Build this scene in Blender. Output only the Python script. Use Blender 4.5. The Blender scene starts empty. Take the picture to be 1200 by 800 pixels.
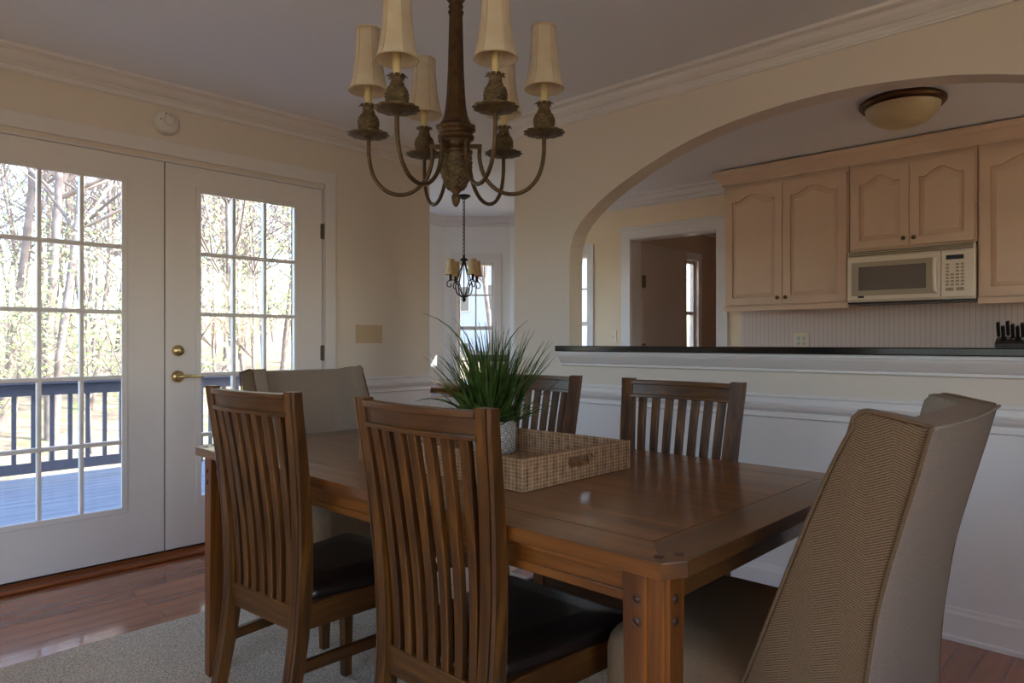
import bpy, bmesh, math, random
from mathutils import Vector, Matrix
from mathutils.geometry import tessellate_polygon
PI = math.pi
R = math.radians
sc = bpy.context.scene
COL = sc.collection

# ------------------------------------------------------------------ camera
cam_d = bpy.data.cameras.new('camera')
cam_d.sensor_width = 36.0
cam_d.lens = 36.0 * 820 / 1200
cam_d.clip_start = 0.05
cam_d.clip_end = 400
cam = bpy.data.objects.new('camera', cam_d)
cam.location = (0, 0, 1.12)
cam.rotation_euler = (R(90), 0, R(43.5))
COL.objects.link(cam)
sc.camera = cam

# ------------------------------------------------------------------ light
SKY = 0.15
SUN = 1.7
EXPO = 3.25
world = bpy.data.worlds.new('world')
sc.world = world
world.use_nodes = True
wn = world.node_tree
sky = wn.nodes.new('ShaderNodeTexSky')
sky.sky_type = 'NISHITA'
sky.sun_disc = False
sky.sun_elevation = R(40)
sky.sun_rotation = R(46)
sky.dust_density = 2.5
sky.air_density = 1.0
sky.ozone_density = 1.0
wn.links.new(sky.outputs[0], wn.nodes['Background'].inputs[0])
wn.nodes['Background'].inputs[1].default_value = SKY
sun_d = bpy.data.lights.new('sun', 'SUN')
sun_d.energy = SUN
sun_d.angle = R(0.6)
sun_d.color = (1.0, 0.96, 0.92)
sun = bpy.data.objects.new('sun', sun_d)
_s = Vector((0.74 * math.cos(R(42)), 0.67 * math.cos(R(42)), math.sin(R(42))))
sun.rotation_euler = _s.to_track_quat('Z', 'Y').to_euler()
sun.location = (6, 6, 9)
COL.objects.link(sun)

def portal(loc, rot, sx, sy):
    d = bpy.data.lights.new('portal', 'AREA')
    d.shape = 'RECTANGLE'
    d.size = sx
    d.size_y = sy
    d.cycles.is_portal = True
    o = bpy.data.objects.new('portal', d)
    o.location = loc
    o.rotation_euler = rot
    COL.objects.link(o)

# area light local -Z is its direction
portal((-3.95, 1.39, 1.1), (0, R(-90), 0), 1.7, 1.8)             # french doors -> +X
portal((-5.78, 3.93, 1.22), (0, R(-90), 0), 1.75, 1.0)             # added nook side window, out of view
portal((1.48, 4.22, 1.57), (0, R(90), 0), 0.95, 0.95)           # added kitchen side window, out of view
portal((-4.85, 3.15, 1.3), (R(90), 0, 0), 1.1, 1.6)                 # added nook near window, out of view
portal((-5.48, 5.24, 1.3), (R(-90), 0, R(45)), 0.45, 1.5)        # nook bay window
portal((-4.5, 5.52, 1.3), (R(-90), 0, 0), 1.0, 1.4)              # nook back window
portal((-1.15, -1.85, 1.3), (R(90), 0, 0), 2.1, 1.6)              # guessed dining front window, sized for light
portal((1.48, 0.1, 1.4), (0, R(90), 0), 1.3, 1.8)                # guessed dining side window, sized for light

sc.view_settings.view_transform = 'Standard'
sc.view_settings.look = 'None'
sc.view_settings.gamma = 1.0
sc.view_settings.use_curve_mapping = False
sc.view_settings.exposure = EXPO
cy = sc.cycles
cy.use_denoising = True
cy.max_bounces = 12
cy.diffuse_bounces = 8
cy.glossy_bounces = 4
cy.transmission_bounces = 6
cy.transparent_max_bounces = 24
cy.sample_clamp_indirect = 6.0
cy.caustics_reflective = False
cy.caustics_refractive = False

# ------------------------------------------------------------------ materials
def lin(c):
    return tuple(((v / 255) / 12.92 if v / 255 <= 0.04045 else ((v / 255 + 0.055) / 1.055) ** 2.4) for v in c) + (1.0,)

class NT:
    def __init__(s, name):
        s.m = bpy.data.materials.new(name)
        s.m.use_nodes = True
        s.t = s.m.node_tree
        s.b = s.t.nodes['Principled BSDF']
        s.out = s.t.nodes['Material Output']
    def n(s, kind, **kw):
        x = s.t.nodes.new(kind)
        for k, v in kw.items():
            if k.startswith('_'):
                setattr(x, k[1:], v)
            else:
                x.inputs[k.replace('__', ' ')].default_value = v
        return x
    def l(s, a, b):
        s.t.links.new(a, b)
    def math(s, op, a, b=None, c=None):
        x = s.t.nodes.new('ShaderNodeMath')
        x.operation = op
        for i, v in enumerate((a, b, c)):
            if v is None:
                continue
            if isinstance(v, (int, float)):
                x.inputs[i].default_value = v
            else:
                s.l(v, x.inputs[i])
        return x.outputs[0]
    def coords(s, kind='Object', scale=(1, 1, 1), rot=(0, 0, 0)):
        tc = s.t.nodes.new('ShaderNodeTexCoord')
        mp = s.t.nodes.new('ShaderNodeMapping')
        mp.inputs['Scale'].default_value = scale
        mp.inputs['Rotation'].default_value = rot
        s.l(tc.outputs[kind], mp.inputs[0])
        return mp.outputs[0]
    def ramp(s, fac, stops):
        r = s.t.nodes.new('ShaderNodeValToRGB')
        while len(r.color_ramp.elements) < len(stops):
            r.color_ramp.elements.new(0.5)
        for e, (p, c) in zip(r.color_ramp.elements, stops):
            e.position = p
            e.color = c
        s.l(fac, r.inputs[0])
        return r.outputs[0]
    def bump(s, h, strength=0.2, dist=0.002):
        b = s.n('ShaderNodeBump', Strength=strength, Distance=dist)
        s.l(h, b.inputs['Height'])
        s.l(b.outputs[0], s.b.inputs['Normal'])

def plain(name, rgb, rough=0.5, metal=0.0, bump=0.0, bscale=200, spec=0.5, var=0.0):
    m = NT(name)
    c = lin(rgb)
    m.b.inputs['Base Color'].default_value = c
    m.b.inputs['Roughness'].default_value = rough
    m.b.inputs['Metallic'].default_value = metal
    m.b.inputs['Specular IOR Level'].default_value = spec
    if bump or var:
        co = m.coords()
        nz = m.n('ShaderNodeTexNoise', Scale=bscale, Detail=3.0)
        m.l(co, nz.inputs['Vector'])
        if bump:
            m.bump(nz.outputs[0], bump)
        if var:
            n2 = m.n('ShaderNodeTexNoise', Scale=bscale * 0.15, Detail=3.0)
            m.l(co, n2.inputs['Vector'])
            d = tuple(v * (1 - var) for v in c[:3]) + (1,)
            e = tuple(min(1, v * (1 + var)) for v in c[:3]) + (1,)
            m.l(m.ramp(n2.outputs[0], [(0.3, d), (0.7, e)]), m.b.inputs['Base Color'])
    return m.m

def wood(name, dark, light, axis='z', rough=0.35, scale=1.0, coat=0.0, wave=0.0):
    m = NT(name)
    k = {'x': (2.2, 34, 34), 'y': (34, 2.2, 34), 'z': (34, 34, 2.2)}[axis]
    co = m.coords(scale=tuple(v * scale for v in k))
    nz = m.n('ShaderNodeTexNoise', Scale=1.0, Detail=5.0, Roughness=0.6, Distortion=0.6)
    m.l(co, nz.inputs['Vector'])
    mid = tuple((a + b) / 2 for a, b in zip(dark, light))
    col = m.ramp(nz.outputs[0], [(0.28, lin(dark)), (0.5, lin(mid)), (0.72, lin(light))])
    m.l(col, m.b.inputs['Base Color'])
    m.b.inputs['Roughness'].default_value = rough
    if coat:
        m.b.inputs['Coat Weight'].default_value = coat
        m.b.inputs['Coat Roughness'].default_value = 0.15
    if wave:
        co3 = m.coords(scale={'x': (3.5, 13, 8), 'y': (13, 3.5, 8), 'z': (9, 9, 3)}[axis])
        n3 = m.n('ShaderNodeTexNoise', Scale=1.0, Detail=2.0, Distortion=0.8)
        m.l(co3, n3.inputs['Vector'])
        b3 = m.n('ShaderNodeBump', Strength=wave, Distance=0.01)
        m.l(n3.outputs[0], b3.inputs['Height'])
        b1 = m.n('ShaderNodeBump', Strength=0.15, Distance=0.001)
        m.l(nz.outputs[0], b1.inputs['Height'])
        m.l(b3.outputs[0], b1.inputs['Normal'])
        m.l(b1.outputs[0], m.b.inputs['Normal'])
        m.l(b3.outputs[0], m.b.inputs['Coat Normal'])
    else:
        m.bump(nz.outputs[0], 0.12, 0.001)
    return m.m

M = {}
M['cream'] = plain('cream_wall_paint', (221, 210, 195), 0.7, bump=0.04, bscale=300)
M['yellow'] = plain('kitchen_wall_paint', (234, 214, 184), 0.7, bump=0.04, bscale=300)
M['white'] = plain('white_trim_paint', (224, 219, 215), 0.38)
M['wains'] = plain('white_wainscot_paint', (224, 221, 218), 0.5)
M['nookwall'] = plain('nook_wall_paint', (236, 234, 230), 0.7)
M['ceil'] = plain('ceiling_paint', (230, 233, 237), 0.9)
M['brownwall'] = plain('den_wall_paint', (204, 176, 156), 0.8)
M['granite'] = plain('black_granite', (22, 22, 22), 0.12, bump=0.0, bscale=300, var=0.4)
M['brass'] = plain('polished_brass', (214, 192, 136), 0.22, 1.0)
M['darkmetal'] = plain('dark_hinge_metal', (104, 92, 78), 0.45, 0.5)
M['bronze'] = plain('antique_bronze', (88, 66, 40), 0.42, 0.55, bump=0.1, bscale=300, var=0.35)
M['bronze2'] = plain('carved_bronze', (104, 86, 58), 0.55, 0.4, bump=0.15, bscale=300, var=0.4)
M['iron'] = plain('dark_iron', (48, 42, 38), 0.5, 0.7)
M['sleeve'] = plain('cream_candle_sleeve', (214, 196, 146), 0.5)
M['plate'] = plain('tan_switch_plate', (196, 174, 138), 0.45)
M['plastic'] = plain('white_plastic', (214, 208, 200), 0.4)
M['cabinet'] = plain('pickled_maple', (214, 186, 160), 0.42, var=0.05, bscale=20)
M['micro'] = plain('bisque_enamel', (228, 216, 196), 0.3)
M['microdark'] = plain('microwave_window', (120, 112, 104), 0.15)
M['black'] = plain('black_plastic', (16, 15, 14), 0.35)
M['leather'] = plain('dark_brown_leather', (36, 27, 24), 0.27, bump=0.25, bscale=500)
M['deckpaint'] = wood('grey_deck_paint', (100, 108, 124), (132, 140, 156), 'y', 0.6, 0.5)
M['railpaint'] = plain('grey_rail_paint', (84, 84, 96), 0.6)
M['bark'] = plain('grey_bark', (126, 114, 110), 0.9, bump=0.6, bscale=30, var=0.35)
M['siding'] = plain('white_siding', (214, 216, 220), 0.7)
M['roofing'] = plain('grey_shingles', (96, 98, 104), 0.9, var=0.2, bscale=30)
M['frosted'] = plain('cream_glass_dome', (196, 178, 136), 0.35)
M['bowl'] = plain('white_paper', (232, 232, 232), 0.5)
M['soil'] = plain('potting_moss', (44, 40, 24), 0.95, bump=0.5, bscale=120)
M['steel'] = plain('steel', (180, 178, 174), 0.3, 1.0)

WD, WL = (46, 24, 7), (120, 76, 27)
M['cw_z'] = wood('chair_wood_upright', WD, WL, 'z', 0.36)
M['cw_x'] = wood('chair_wood_cross', WD, WL, 'x', 0.36)
M['cw_y'] = wood('chair_wood_side', WD, WL, 'y', 0.36)
TD, TL = (72, 39, 13), (144, 88, 36)
M['tw_x'] = wood('table_wood_long', TD, TL, 'x', 0.3, 0.7, 0.5, 0.12)
M['tw_y'] = wood('table_wood_end', (58, 34, 14), (110, 68, 32), 'y', 0.3, 0.7, 0.5, 0.12)
M['tw_z'] = wood('table_wood_leg', (62, 31, 8), (144, 84, 26), 'z', 0.35, 0.7)
M['peg'] = plain('dark_wood_peg', (40, 22, 12), 0.4)
M['sillwood'] = wood('oak_threshold', (120, 62, 26), (160, 92, 44), 'y', 0.35)
M['doorwood'] = plain('door_slab_paint', (206, 188, 176), 0.5)

def planks():
    m = NT('cherry_floor_boards')
    co = m.coords(rot=(0, 0, R(90)))
    bt = m.n('ShaderNodeTexBrick', Scale=1.0)
    bt.offset = 0.37
    bt.inputs['Mortar Size'].default_value = 0.0012
    bt.inputs['Mortar Smooth'].default_value = 0.2
    bt.inputs['Brick Width'].default_value = 1.1
    bt.inputs['Row Height'].default_value = 0.083
    bt.inputs['Color1'].default_value = lin((150, 86, 54))
    bt.inputs['Color2'].default_value = lin((178, 108, 70))
    bt.inputs['Mortar'].default_value = lin((44, 22, 14))
    m.l(co, bt.inputs['Vector'])
    co2 = m.coords(scale=(30, 2.0, 30))
    nz = m.n('ShaderNodeTexNoise', Scale=1.0, Detail=5.0, Distortion=0.4)
    m.l(co2, nz.inputs['Vector'])
    mx = m.n('ShaderNodeMixRGB', _blend_type='MULTIPLY')
    mx.inputs[0].default_value = 0.55
    m.l(bt.outputs[0], mx.inputs[1])
    m.l(m.ramp(nz.outputs[0], [(0.3, (0.55, 0.5, 0.48, 1)), (0.7, (1, 1, 1, 1))]), mx.inputs[2])
    m.l(mx.outputs[0], m.b.inputs['Base Color'])
    m.b.inputs['Roughness'].default_value = 0.16
    m.b.inputs['Coat Weight'].default_value = 0.6
    m.b.inputs['Coat Roughness'].default_value = 0.05
    m.bump(bt.outputs['Fac'], -0.15, 0.001)
    return m.m
M['floor'] = planks()

def fabric(name, c1, c2, herring=True):
    m = NT(name)
    tc = m.n('ShaderNodeTexCoord')
    sp = m.n('ShaderNodeSeparateXYZ')
    m.l(tc.outputs['Object'], sp.inputs[0])
    u = m.math('ADD', sp.outputs[0], sp.outputs[1])
    v = sp.outputs[2]
    fr = m.math('FRACT', m.math('MULTIPLY', u, 12.0))
    zig = m.math('ABSOLUTE', m.math('SUBTRACT', fr, 0.5))
    ph = m.math('MULTIPLY', m.math('ADD', v, m.math('MULTIPLY', zig, 0.033 if herring else 0.0)), 2 * PI / 0.0044)
    st = m.math('MULTIPLY_ADD', m.math('SINE', ph), 0.5, 0.5)
    nz = m.n('ShaderNodeTexNoise', Scale=420.0, Detail=2.0)
    m.l(tc.outputs['Object'], nz.inputs['Vector'])
    fac = m.math('ADD', m.math('MULTIPLY', st, 0.5), m.math('MULTIPLY', nz.outputs[0], 0.5)) if herring else nz.outputs[0]
    m.l(m.ramp(fac, [(0.2, lin(c1)), (0.8, lin(c2))]), m.b.inputs['Base Color'])
    m.b.inputs['Roughness'].default_value = 0.95
    m.b.inputs['Specular IOR Level'].default_value = 0.15
    m.bump(fac, 0.35, 0.0015)
    return m.m
M['herring'] = fabric('herringbone_fabric', (78, 60, 42), (128, 104, 78))
M['linen'] = fabric('linen_fabric', (118, 104, 90), (152, 136, 120), False)
M['seatfab'] = fabric('taupe_seat_fabric', (108, 84, 62), (134, 108, 82), False)
M['piping'] = fabric('piping_fabric', (88, 68, 46), (116, 92, 68), False)

def rugmat():
    m = NT('wool_rug')
    co = m.coords()
    nz = m.n('ShaderNodeTexNoise', Scale=160.0, Detail=3.0)
    m.l(co, nz.inputs['Vector'])
    m.l(m.ramp(nz.outputs[0], [(0.3, lin((156, 142, 124))), (0.7, lin((228, 214, 192)))]), m.b.inputs['Base Color'])
    m.b.inputs['Roughness'].default_value = 1.0
    m.b.inputs['Specular IOR Level'].default_value = 0.05
    m.bump(nz.outputs[0], 0.8, 0.006)
    return m.m
M['rug'] = rugmat()

def rattan():
    m = NT('woven_rattan')
    tc = m.n('ShaderNodeTexCoord')
    sp = m.n('ShaderNodeSeparateXYZ')
    m.l(tc.outputs['Object'], sp.inputs[0])
    u = m.math('ADD', sp.outputs[0], sp.outputs[1])
    a = m.math('SINE', m.math('MULTIPLY', u, 2 * PI / 0.012))
    b = m.math('SINE', m.math('MULTIPLY', sp.outputs[2], 2 * PI / 0.009))
    w = m.math('ADD', m.math('MULTIPLY', a, 0.6), m.math('MULTIPLY', b, 0.5))
    band = m.math('SINE', m.math('MULTIPLY', u, 2 * PI / 0.034))
    nz = m.n('ShaderNodeTexNoise', Scale=60.0, Detail=3.0)
    m.l(tc.outputs['Object'], nz.inputs['Vector'])
    f = m.math('ADD', m.math('MULTIPLY_ADD', w, 0.17, 0.2), m.math('ADD', m.math('MULTIPLY', band, 0.05), m.math('MULTIPLY', nz.outputs[0], 0.55)))
    m.l(m.ramp(f, [(0.2, lin((96, 66, 44))), (0.75, lin((196, 156, 116)))]), m.b.inputs['Base Color'])
    m.b.inputs['Roughness'].default_value = 0.7
    m.bump(f, 0.6, 0.003)
    return m.m
M['rattan'] = rattan()

def potmat():
    m = NT('patterned_ceramic')
    tc = m.n('ShaderNodeTexCoord')
    sp = m.n('ShaderNodeSeparateXYZ')
    m.l(tc.outputs['Object'], sp.inputs[0])
    ang = m.math('ARCTAN2', sp.outputs[1], sp.outputs[0])
    u = m.math('FRACT', m.math('MULTIPLY', ang, 18 / (2 * PI)))
    v = m.math('FRACT', m.math('MULTIPLY', sp.outputs[2], 1 / 0.0265))
    du = m.math('ABSOLUTE', m.math('SUBTRACT', u, 0.5))
    dv = m.math('ABSOLUTE', m.math('SUBTRACT', v, 0.5))
    rad = m.math('SQRT', m.math('ADD', m.math('MULTIPLY', du, du), m.math('MULTIPLY', dv, dv)))
    ring = m.math('LESS_THAN', m.math('ABSOLUTE', m.math('SUBTRACT', rad, 0.22)), 0.055)
    mx = m.math('MAXIMUM', du, dv)
    sq = m.math('LESS_THAN', m.math('ABSOLUTE', m.math('SUBTRACT', mx, 0.38)), 0.05)
    cross = m.math('MULTIPLY', m.math('LESS_THAN', m.math('MINIMUM', du, dv), 0.05), m.math('GREATER_THAN', mx, 0.38))
    f = m.math('MAXIMUM', m.math('MAXIMUM', ring, sq), cross)
    m.l(m.ramp(f, [(0.0, lin((206, 202, 192))), (1.0, lin((112, 110, 104)))]), m.b.inputs['Base Color'])
    m.b.inputs['Roughness'].default_value = 0.5
    m.bump(f, 0.5, -0.002)
    return m.m
M['pot'] = potmat()

def leafmat(name, a, b, trans=0.25):
    m = NT(name)
    co = m.coords()
    nz = m.n('ShaderNodeTexNoise', Scale=25.0, Detail=2.0)
    m.l(co, nz.inputs['Vector'])
    c = m.ramp(nz.outputs[0], [(0.3, lin(a)), (0.7, lin(b))])
    m.l(c, m.b.inputs['Base Color'])
    m.b.inputs['Roughness'].default_value = 0.5
    tr = m.n('ShaderNodeBsdfTranslucent')
    m.l(c, tr.inputs[0])
    mx = m.n('ShaderNodeMixShader')
    mx.inputs[0].default_value = trans
    m.l(m.b.outputs[0], mx.inputs[1])
    m.l(tr.outputs[0], mx.inputs[2])
    m.l(mx.outputs[0], m.out.inputs[0])
    return m.m
M['blade'] = leafmat('grass_blade_green', (30, 50, 14), (92, 118, 46))
M['foliage'] = leafmat('spring_leaf_green', (172, 190, 126), (212, 222, 176), 0.4)
M['shade'] = leafmat('cream_shade_silk', (226, 214, 190), (236, 228, 208), 0.35)
M['shadetrim'] = plain('shade_piping', (206, 184, 150), .7)
M['shade2'] = leafmat('gold_shade_silk', (196, 160, 104), (216, 182, 128), 0.3)

def glassmat():
    m = NT('window_glass')
    tr = m.n('ShaderNodeBsdfTransparent')
    tr.inputs[0].default_value = (0.95, 0.97, 0.98, 1)
    gl = m.n('ShaderNodeBsdfGlossy', Roughness=0.02)
    fr = m.n('ShaderNodeFresnel', IOR=1.45)
    mx = m.n('ShaderNodeMixShader')
    geo = m.n('ShaderNodeNewGeometry')
    m.l(m.math('MULTIPLY', fr.outputs[0], m.math('SUBTRACT', 1.0, geo.outputs['Backfacing'])), mx.inputs[0])
    m.l(tr.outputs[0], mx.inputs[1])
    m.l(gl.outputs[0], mx.inputs[2])
    m.l(mx.outputs[0], m.out.inputs[0])
    return m.m
M['glass'] = glassmat()

def groundmat():
    m = NT('leaf_litter')
    co = m.coords()
    nz = m.n('ShaderNodeTexNoise', Scale=1.2, Detail=8.0, Roughness=0.7)
    m.l(co, nz.inputs['Vector'])
    m.l(m.ramp(nz.outputs[0], [(0.3, lin((92, 78, 62))), (0.5, lin((146, 130, 108))), (0.6, lin((122, 132, 80))), (0.75, lin((164, 152, 128)))]), m.b.inputs['Base Color'])
    m.b.inputs['Roughness'].default_value = 1.0
    return m.m
M['ground'] = groundmat()

def beadmat():
    m = NT('white_beadboard')
    tc = m.n('ShaderNodeTexCoord')
    sp = m.n('ShaderNodeSeparateXYZ')
    m.l(tc.outputs['Object'], sp.inputs[0])
    f = m.math('FRACT', m.math('MULTIPLY', sp.outputs[0], 1 / 0.032))
    g = m.math('LESS_THAN', m.math('ABSOLUTE', m.math('SUBTRACT', f, 0.5)), 0.06)
    m.l(m.ramp(g, [(0, lin((220, 200, 190))), (1, lin((190, 170, 160)))]), m.b.inputs['Base Color'])
    m.b.inputs['Roughness'].default_value = 0.45
    m.bump(g, 0.3, -0.002)
    return m.m
M['bead'] = beadmat()

# ------------------------------------------------------------------ mesh helpers
class MB:
    def __init__(s):
        s.v = []
        s.f = []
        s.sm = []
    def add(s, vs, fs, smooth=False):
        o = len(s.v)
        s.v += [tuple(p) for p in vs]
        s.f += [tuple(i + o for i in f) for f in fs]
        s.sm += [smooth] * len(fs)
        return s
    def box(s, a, b):
        x0, y0, z0 = a
        x1, y1, z1 = b
        vs = [(x0, y0, z0), (x1, y0, z0), (x1, y1, z0), (x0, y1, z0), (x0, y0, z1), (x1, y0, z1), (x1, y1, z1), (x0, y1, z1)]
        return s.add(vs, [(0, 3, 2, 1), (4, 5, 6, 7), (0, 1, 5, 4), (1, 2, 6, 5), (2, 3, 7, 6), (3, 0, 4, 7)])
    def loft(s, rings, cap=True, smooth=True, closed=True):
        n = len(rings[0])
        vs = [p for r in rings for p in r]
        fs = []
        for i in range(len(rings) - 1):
            for j in range(n if closed else n - 1):
                k = (j + 1) % n
                fs.append((i * n + j, i * n + k, (i + 1) * n + k, (i + 1) * n + j))
        s.add(vs, fs, smooth)
        if cap and closed:
            for r, rev in ((rings[0], True), (rings[-1], False)):
                tris = tessellate_polygon([[Vector(p) for p in r]])
                s.add(r, [t[::-1] if rev else t for t in tris] if len(r) > 4 else [tuple(range(len(r)))[::-1 if rev else 1]])
        return s
    def lathe(s, prof, c=(0, 0, 0), n=24, sx=1.0, sy=1.0, ph=0.0, cap=True):
        rings = [[(c[0] + r * sx * math.cos(2 * PI * k / n + ph), c[1] + r * sy * math.sin(2 * PI * k / n + ph), c[2] + z) for k in range(n)] for r, z in prof]
        return s.loft(rings, cap=cap)
    def tube(s, pts, rad, n=8, cap=True, flat=1.0):
        P = [Vector(p) for p in pts]
        rads = rad if isinstance(rad, (list, tuple)) else [rad] * len(P)
        rings = []
        up = None
        for i, p in enumerate(P):
            t = (P[min(i + 1, len(P) - 1)] - P[max(i - 1, 0)])
            if t.length < 1e-9:
                t = Vector((0, 0, 1))
            t.normalize()
            if up is None:
                up = Vector((0, 0, 1)) if abs(t.z) < 0.9 else Vector((1, 0, 0))
            a = t.cross(up)
            if a.length < 1e-6:
                a = t.cross(Vector((0, 1, 0)))
            a.normalize()
            b = a.cross(t).normalized()
            up = b
            rings.append([tuple(p + a * rads[i] * math.cos(2 * PI * k / n) + b * rads[i] * flat * math.sin(2 * PI * k / n)) for k in range(n)])
        return s.loft(rings, cap=cap)
    def prism(s, outer, holes, d0, d1, plane='xz'):
        polys = [outer] + list(holes)
        flat = [p for q in polys for p in q]
        tris = tessellate_polygon([[Vector((a, b, 0)) for a, b in q] for q in polys])
        def mp(a, b, d):
            return {'xz': (a, d, b), 'yz': (d, a, b), 'xy': (a, b, d)}[plane]
        n = len(flat)
        vs = [mp(a, b, d0) for a, b in flat] + [mp(a, b, d1) for a, b in flat]
        fs = [tuple(t) for t in tris] + [tuple(i + n for i in t[::-1]) for t in tris]
        o = 0
        for q in polys:
            m = len(q)
            for j in range(m):
                k = (j + 1) % m
                fs.append((o + j, o + k, n + o + k, n + o + j))
            o += m
        return s.add(vs, fs)
    def build(s, name, mat, parent=None, bevel=0.0, seg=2, sub=0, smooth=None, loc=None, rot=None):
        me = bpy.data.meshes.new(name)
        me.from_pydata(s.v, [], s.f)
        bm = bmesh.new()
        bm.from_mesh(me)
        bmesh.ops.recalc_face_normals(bm, faces=bm.faces)
        bm.to_mesh(me)
        bm.free()
        if smooth is None:
            for p, q in zip(me.polygons, s.sm):
                p.use_smooth = q
        else:
            for p in me.polygons:
                p.use_smooth = smooth
        me.materials.append(mat)
        o = bpy.data.objects.new(name, me)
        COL.objects.link(o)
        if parent is not None:
            o.parent = parent
        if loc is not None:
            o.location = loc
        if rot is not None:
            o.rotation_euler = rot
        if bevel:
            b = o.modifiers.new('bevel', 'BEVEL')
            b.width = bevel
            b.segments = seg
            b.limit_method = 'ANGLE'
            b.angle_limit = R(40)
        if sub:
            u = o.modifiers.new('sub', 'SUBSURF')
            u.levels = u.render_levels = sub
        return o

def box(a, b):
    return MB().box(a, b)
def rect(x0, z0, x1, z1):
    return [(x0, z0), (x1, z0), (x1, z1), (x0, z1)]
def tag(o, label, cat, group=None, kind=None):
    o['label'] = label
    o['category'] = cat
    if group:
        o['group'] = group
    if kind:
        o['kind'] = kind
    return o
def struct(o):
    o['kind'] = 'structure'
    return o
def empty(name, loc=(0, 0, 0), rz=0.0):
    o = bpy.data.objects.new(name, None)
    o.empty_display_size = 0.1
    COL.objects.link(o)
    o.location = loc
    o.rotation_euler = (0, 0, rz)
    return o
def copy_tree(o, parent=None):
    c = o.copy()
    COL.objects.link(c)
    if parent is not None:
        c.parent = parent
    for k in list(o.children):
        copy_tree(k, c)
    return c
def lerp(a, b, t):
    return a + (b - a) * t
def interp(tab, z):
    tab = sorted(tab)
    if z <= tab[0][0]:
        return tab[0][1]
    for (a, b), (c, d) in zip(tab, tab[1:]):
        if z <= c:
            return lerp(b, d, (z - a) / (c - a))
    return tab[-1][1]
def bez(pts, n=10):
    """Catmull-Rom through points"""
    P = [Vector(p) for p in pts]
    P = [P[0] * 2 - P[1]] + P + [P[-1] * 2 - P[-2]]
    out = []
    for i in range(1, len(P) - 2):
        for k in range(n):
            t = k / n
            a, b, c, d = P[i - 1:i + 3]
            out.append(0.5 * ((2 * b) + (-a + c) * t + (2 * a - 5 * b + 4 * c - d) * t * t + (-a + 3 * b - 3 * c + d) * t ** 3))
    out.append(P[-2])
    return out

# ================================================================== SETTING
CZ = 2.44
XL, YR, YB = -3.8, 3.055, 5.38
TH = 0.115

struct(box((-3.95, -1.8, -0.12), (1.6, 5.6, 0.0)).build('floor', M['floor']))
struct(box((-5.9, 3.2, -0.12), (-3.95, 5.6, 0.0)).build('floor', M['floor']))
struct(box((-4.0, 5.6, -0.12), (-1.0, 8.0, 0.0)).build('floor', M['floor']))
struct(box((-3.95, -1.8, CZ), (1.6, 5.6, CZ + 0.2)).build('ceiling', M['ceil']))
struct(box((-5.9, 3.2, CZ), (-3.95, 5.6, CZ + 0.2)).build('ceiling', M['ceil']))
struct(box((-4.0, 5.6, CZ), (-1.0, 8.0, CZ + 0.2)).build('ceiling', M['ceil']))

# left wall with the french door opening
D0, D1, DH = 0.455, 2.325, 2.063
struct(MB().prism([(-1.8, 0), (D0, 0), (D0, DH), (D1, DH), (D1, 0), (3.165, 0), (3.165, CZ), (-1.8, CZ)], [], XL, XL - 0.14, 'yz').build('wall_left', M['cream']))
# arched wall between dining room and kitchen
AC = -1.10
ap = [(0, 2.168), (.137, 2.165), (.26, 2.155), (.384, 2.14), (.495, 2.122), (.617, 2.094), (.739, 2.058), (.869, 2.010), (1.004, 1.952), (1.077, 1.915), (1.153, 1.872), (1.228, 1.82), (1.285, 1.77), (1.325, 1.715), (1.349, 1.65), (1.357, 1.55)]
left = [(AC - d, z) for d, z in ap]
right = [(AC + d, z) for d, z in ap[1:]]
arch = [(AC - 1.358, 1.065)] + left[::-1] + right + [(AC + 1.358, 1.065)]
struct(MB().prism(rect(-2.878, 0, 1.5, CZ), [arch], YR, YR + TH, 'xz').build('wall_right', M['cream']))
# white wainscot paint below chair rail
struct(box((-2.88, YR - 0.004, 0.1), (1.4, YR + 0.001, 0.80)).build('wall_wainscot', M['wains']))
struct(box((XL - 0.001, 2.42, 0.1), (XL + 0.004, 3.165, 0.80)).build('wall_wainscot', M['wains']))
# back wall of kitchen and nook
WK = (-5.0, 0.62, -4.10, 1.965)
struct(MB().prism([(-5.03, 0), (-3.60, 0), (-3.60, 2.06), (-2.765, 2.06), (-2.765, 0), (1.6, 0), (1.6, CZ), (-5.03, CZ)], [rect(*WK)], YB, YB + 0.14, 'xz').build('wall_back', M['yellow']))
# nook walls
struct(box((-5.15, YB, 0), (-5.03, YB + 0.14, CZ)).build('wall_nook', M['nookwall']))
L45 = 0.7
struct(MB().prism(rect(3.2, 0, 4.9, CZ), [rect(3.42, 0.35, 4.45, 2.1)], -5.635, -5.775, 'yz').build('wall_nook', M['nookwall']))
struct(MB().prism(rect(-0.03, 0, L45 + 0.03, CZ), [rect(0.145, 0.56, 0.535, 1.965)], 0, 0.14, 'xz').build('wall_bay', M['nookwall'], loc=(-5.635, 4.885, 0), rot=(0, 0, R(45))))
struct(MB().prism(rect(-5.775, 0, -3.95, CZ), [rect(-5.4, 0.5, -4.3, 2.1)], 3.2, 3.27, 'xz').build('wall_nook', M['nookwall']))
struct(box((-3.99, 3.10, 0), (-3.941, 3.26, CZ)).build('wall_nook', M['nookwall']))
# dining room walls behind the camera, with guessed windows sized to light the room
struct(MB().prism(rect(XL - 0.14, 0, 1.5, CZ), [rect(-2.2, 0.5, -0.1, 2.1)], -1.65, -1.79, 'xz').build('wall_front', M['cream']))
struct(MB().prism(rect(-1.8, 0, 5.6, CZ), [rect(-0.8, 0.75, 1.0, 2.05), rect(3.75, 1.1, 4.7, 2.05)], 1.35, 1.49, 'yz').build('wall_side', M['cream']))
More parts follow.
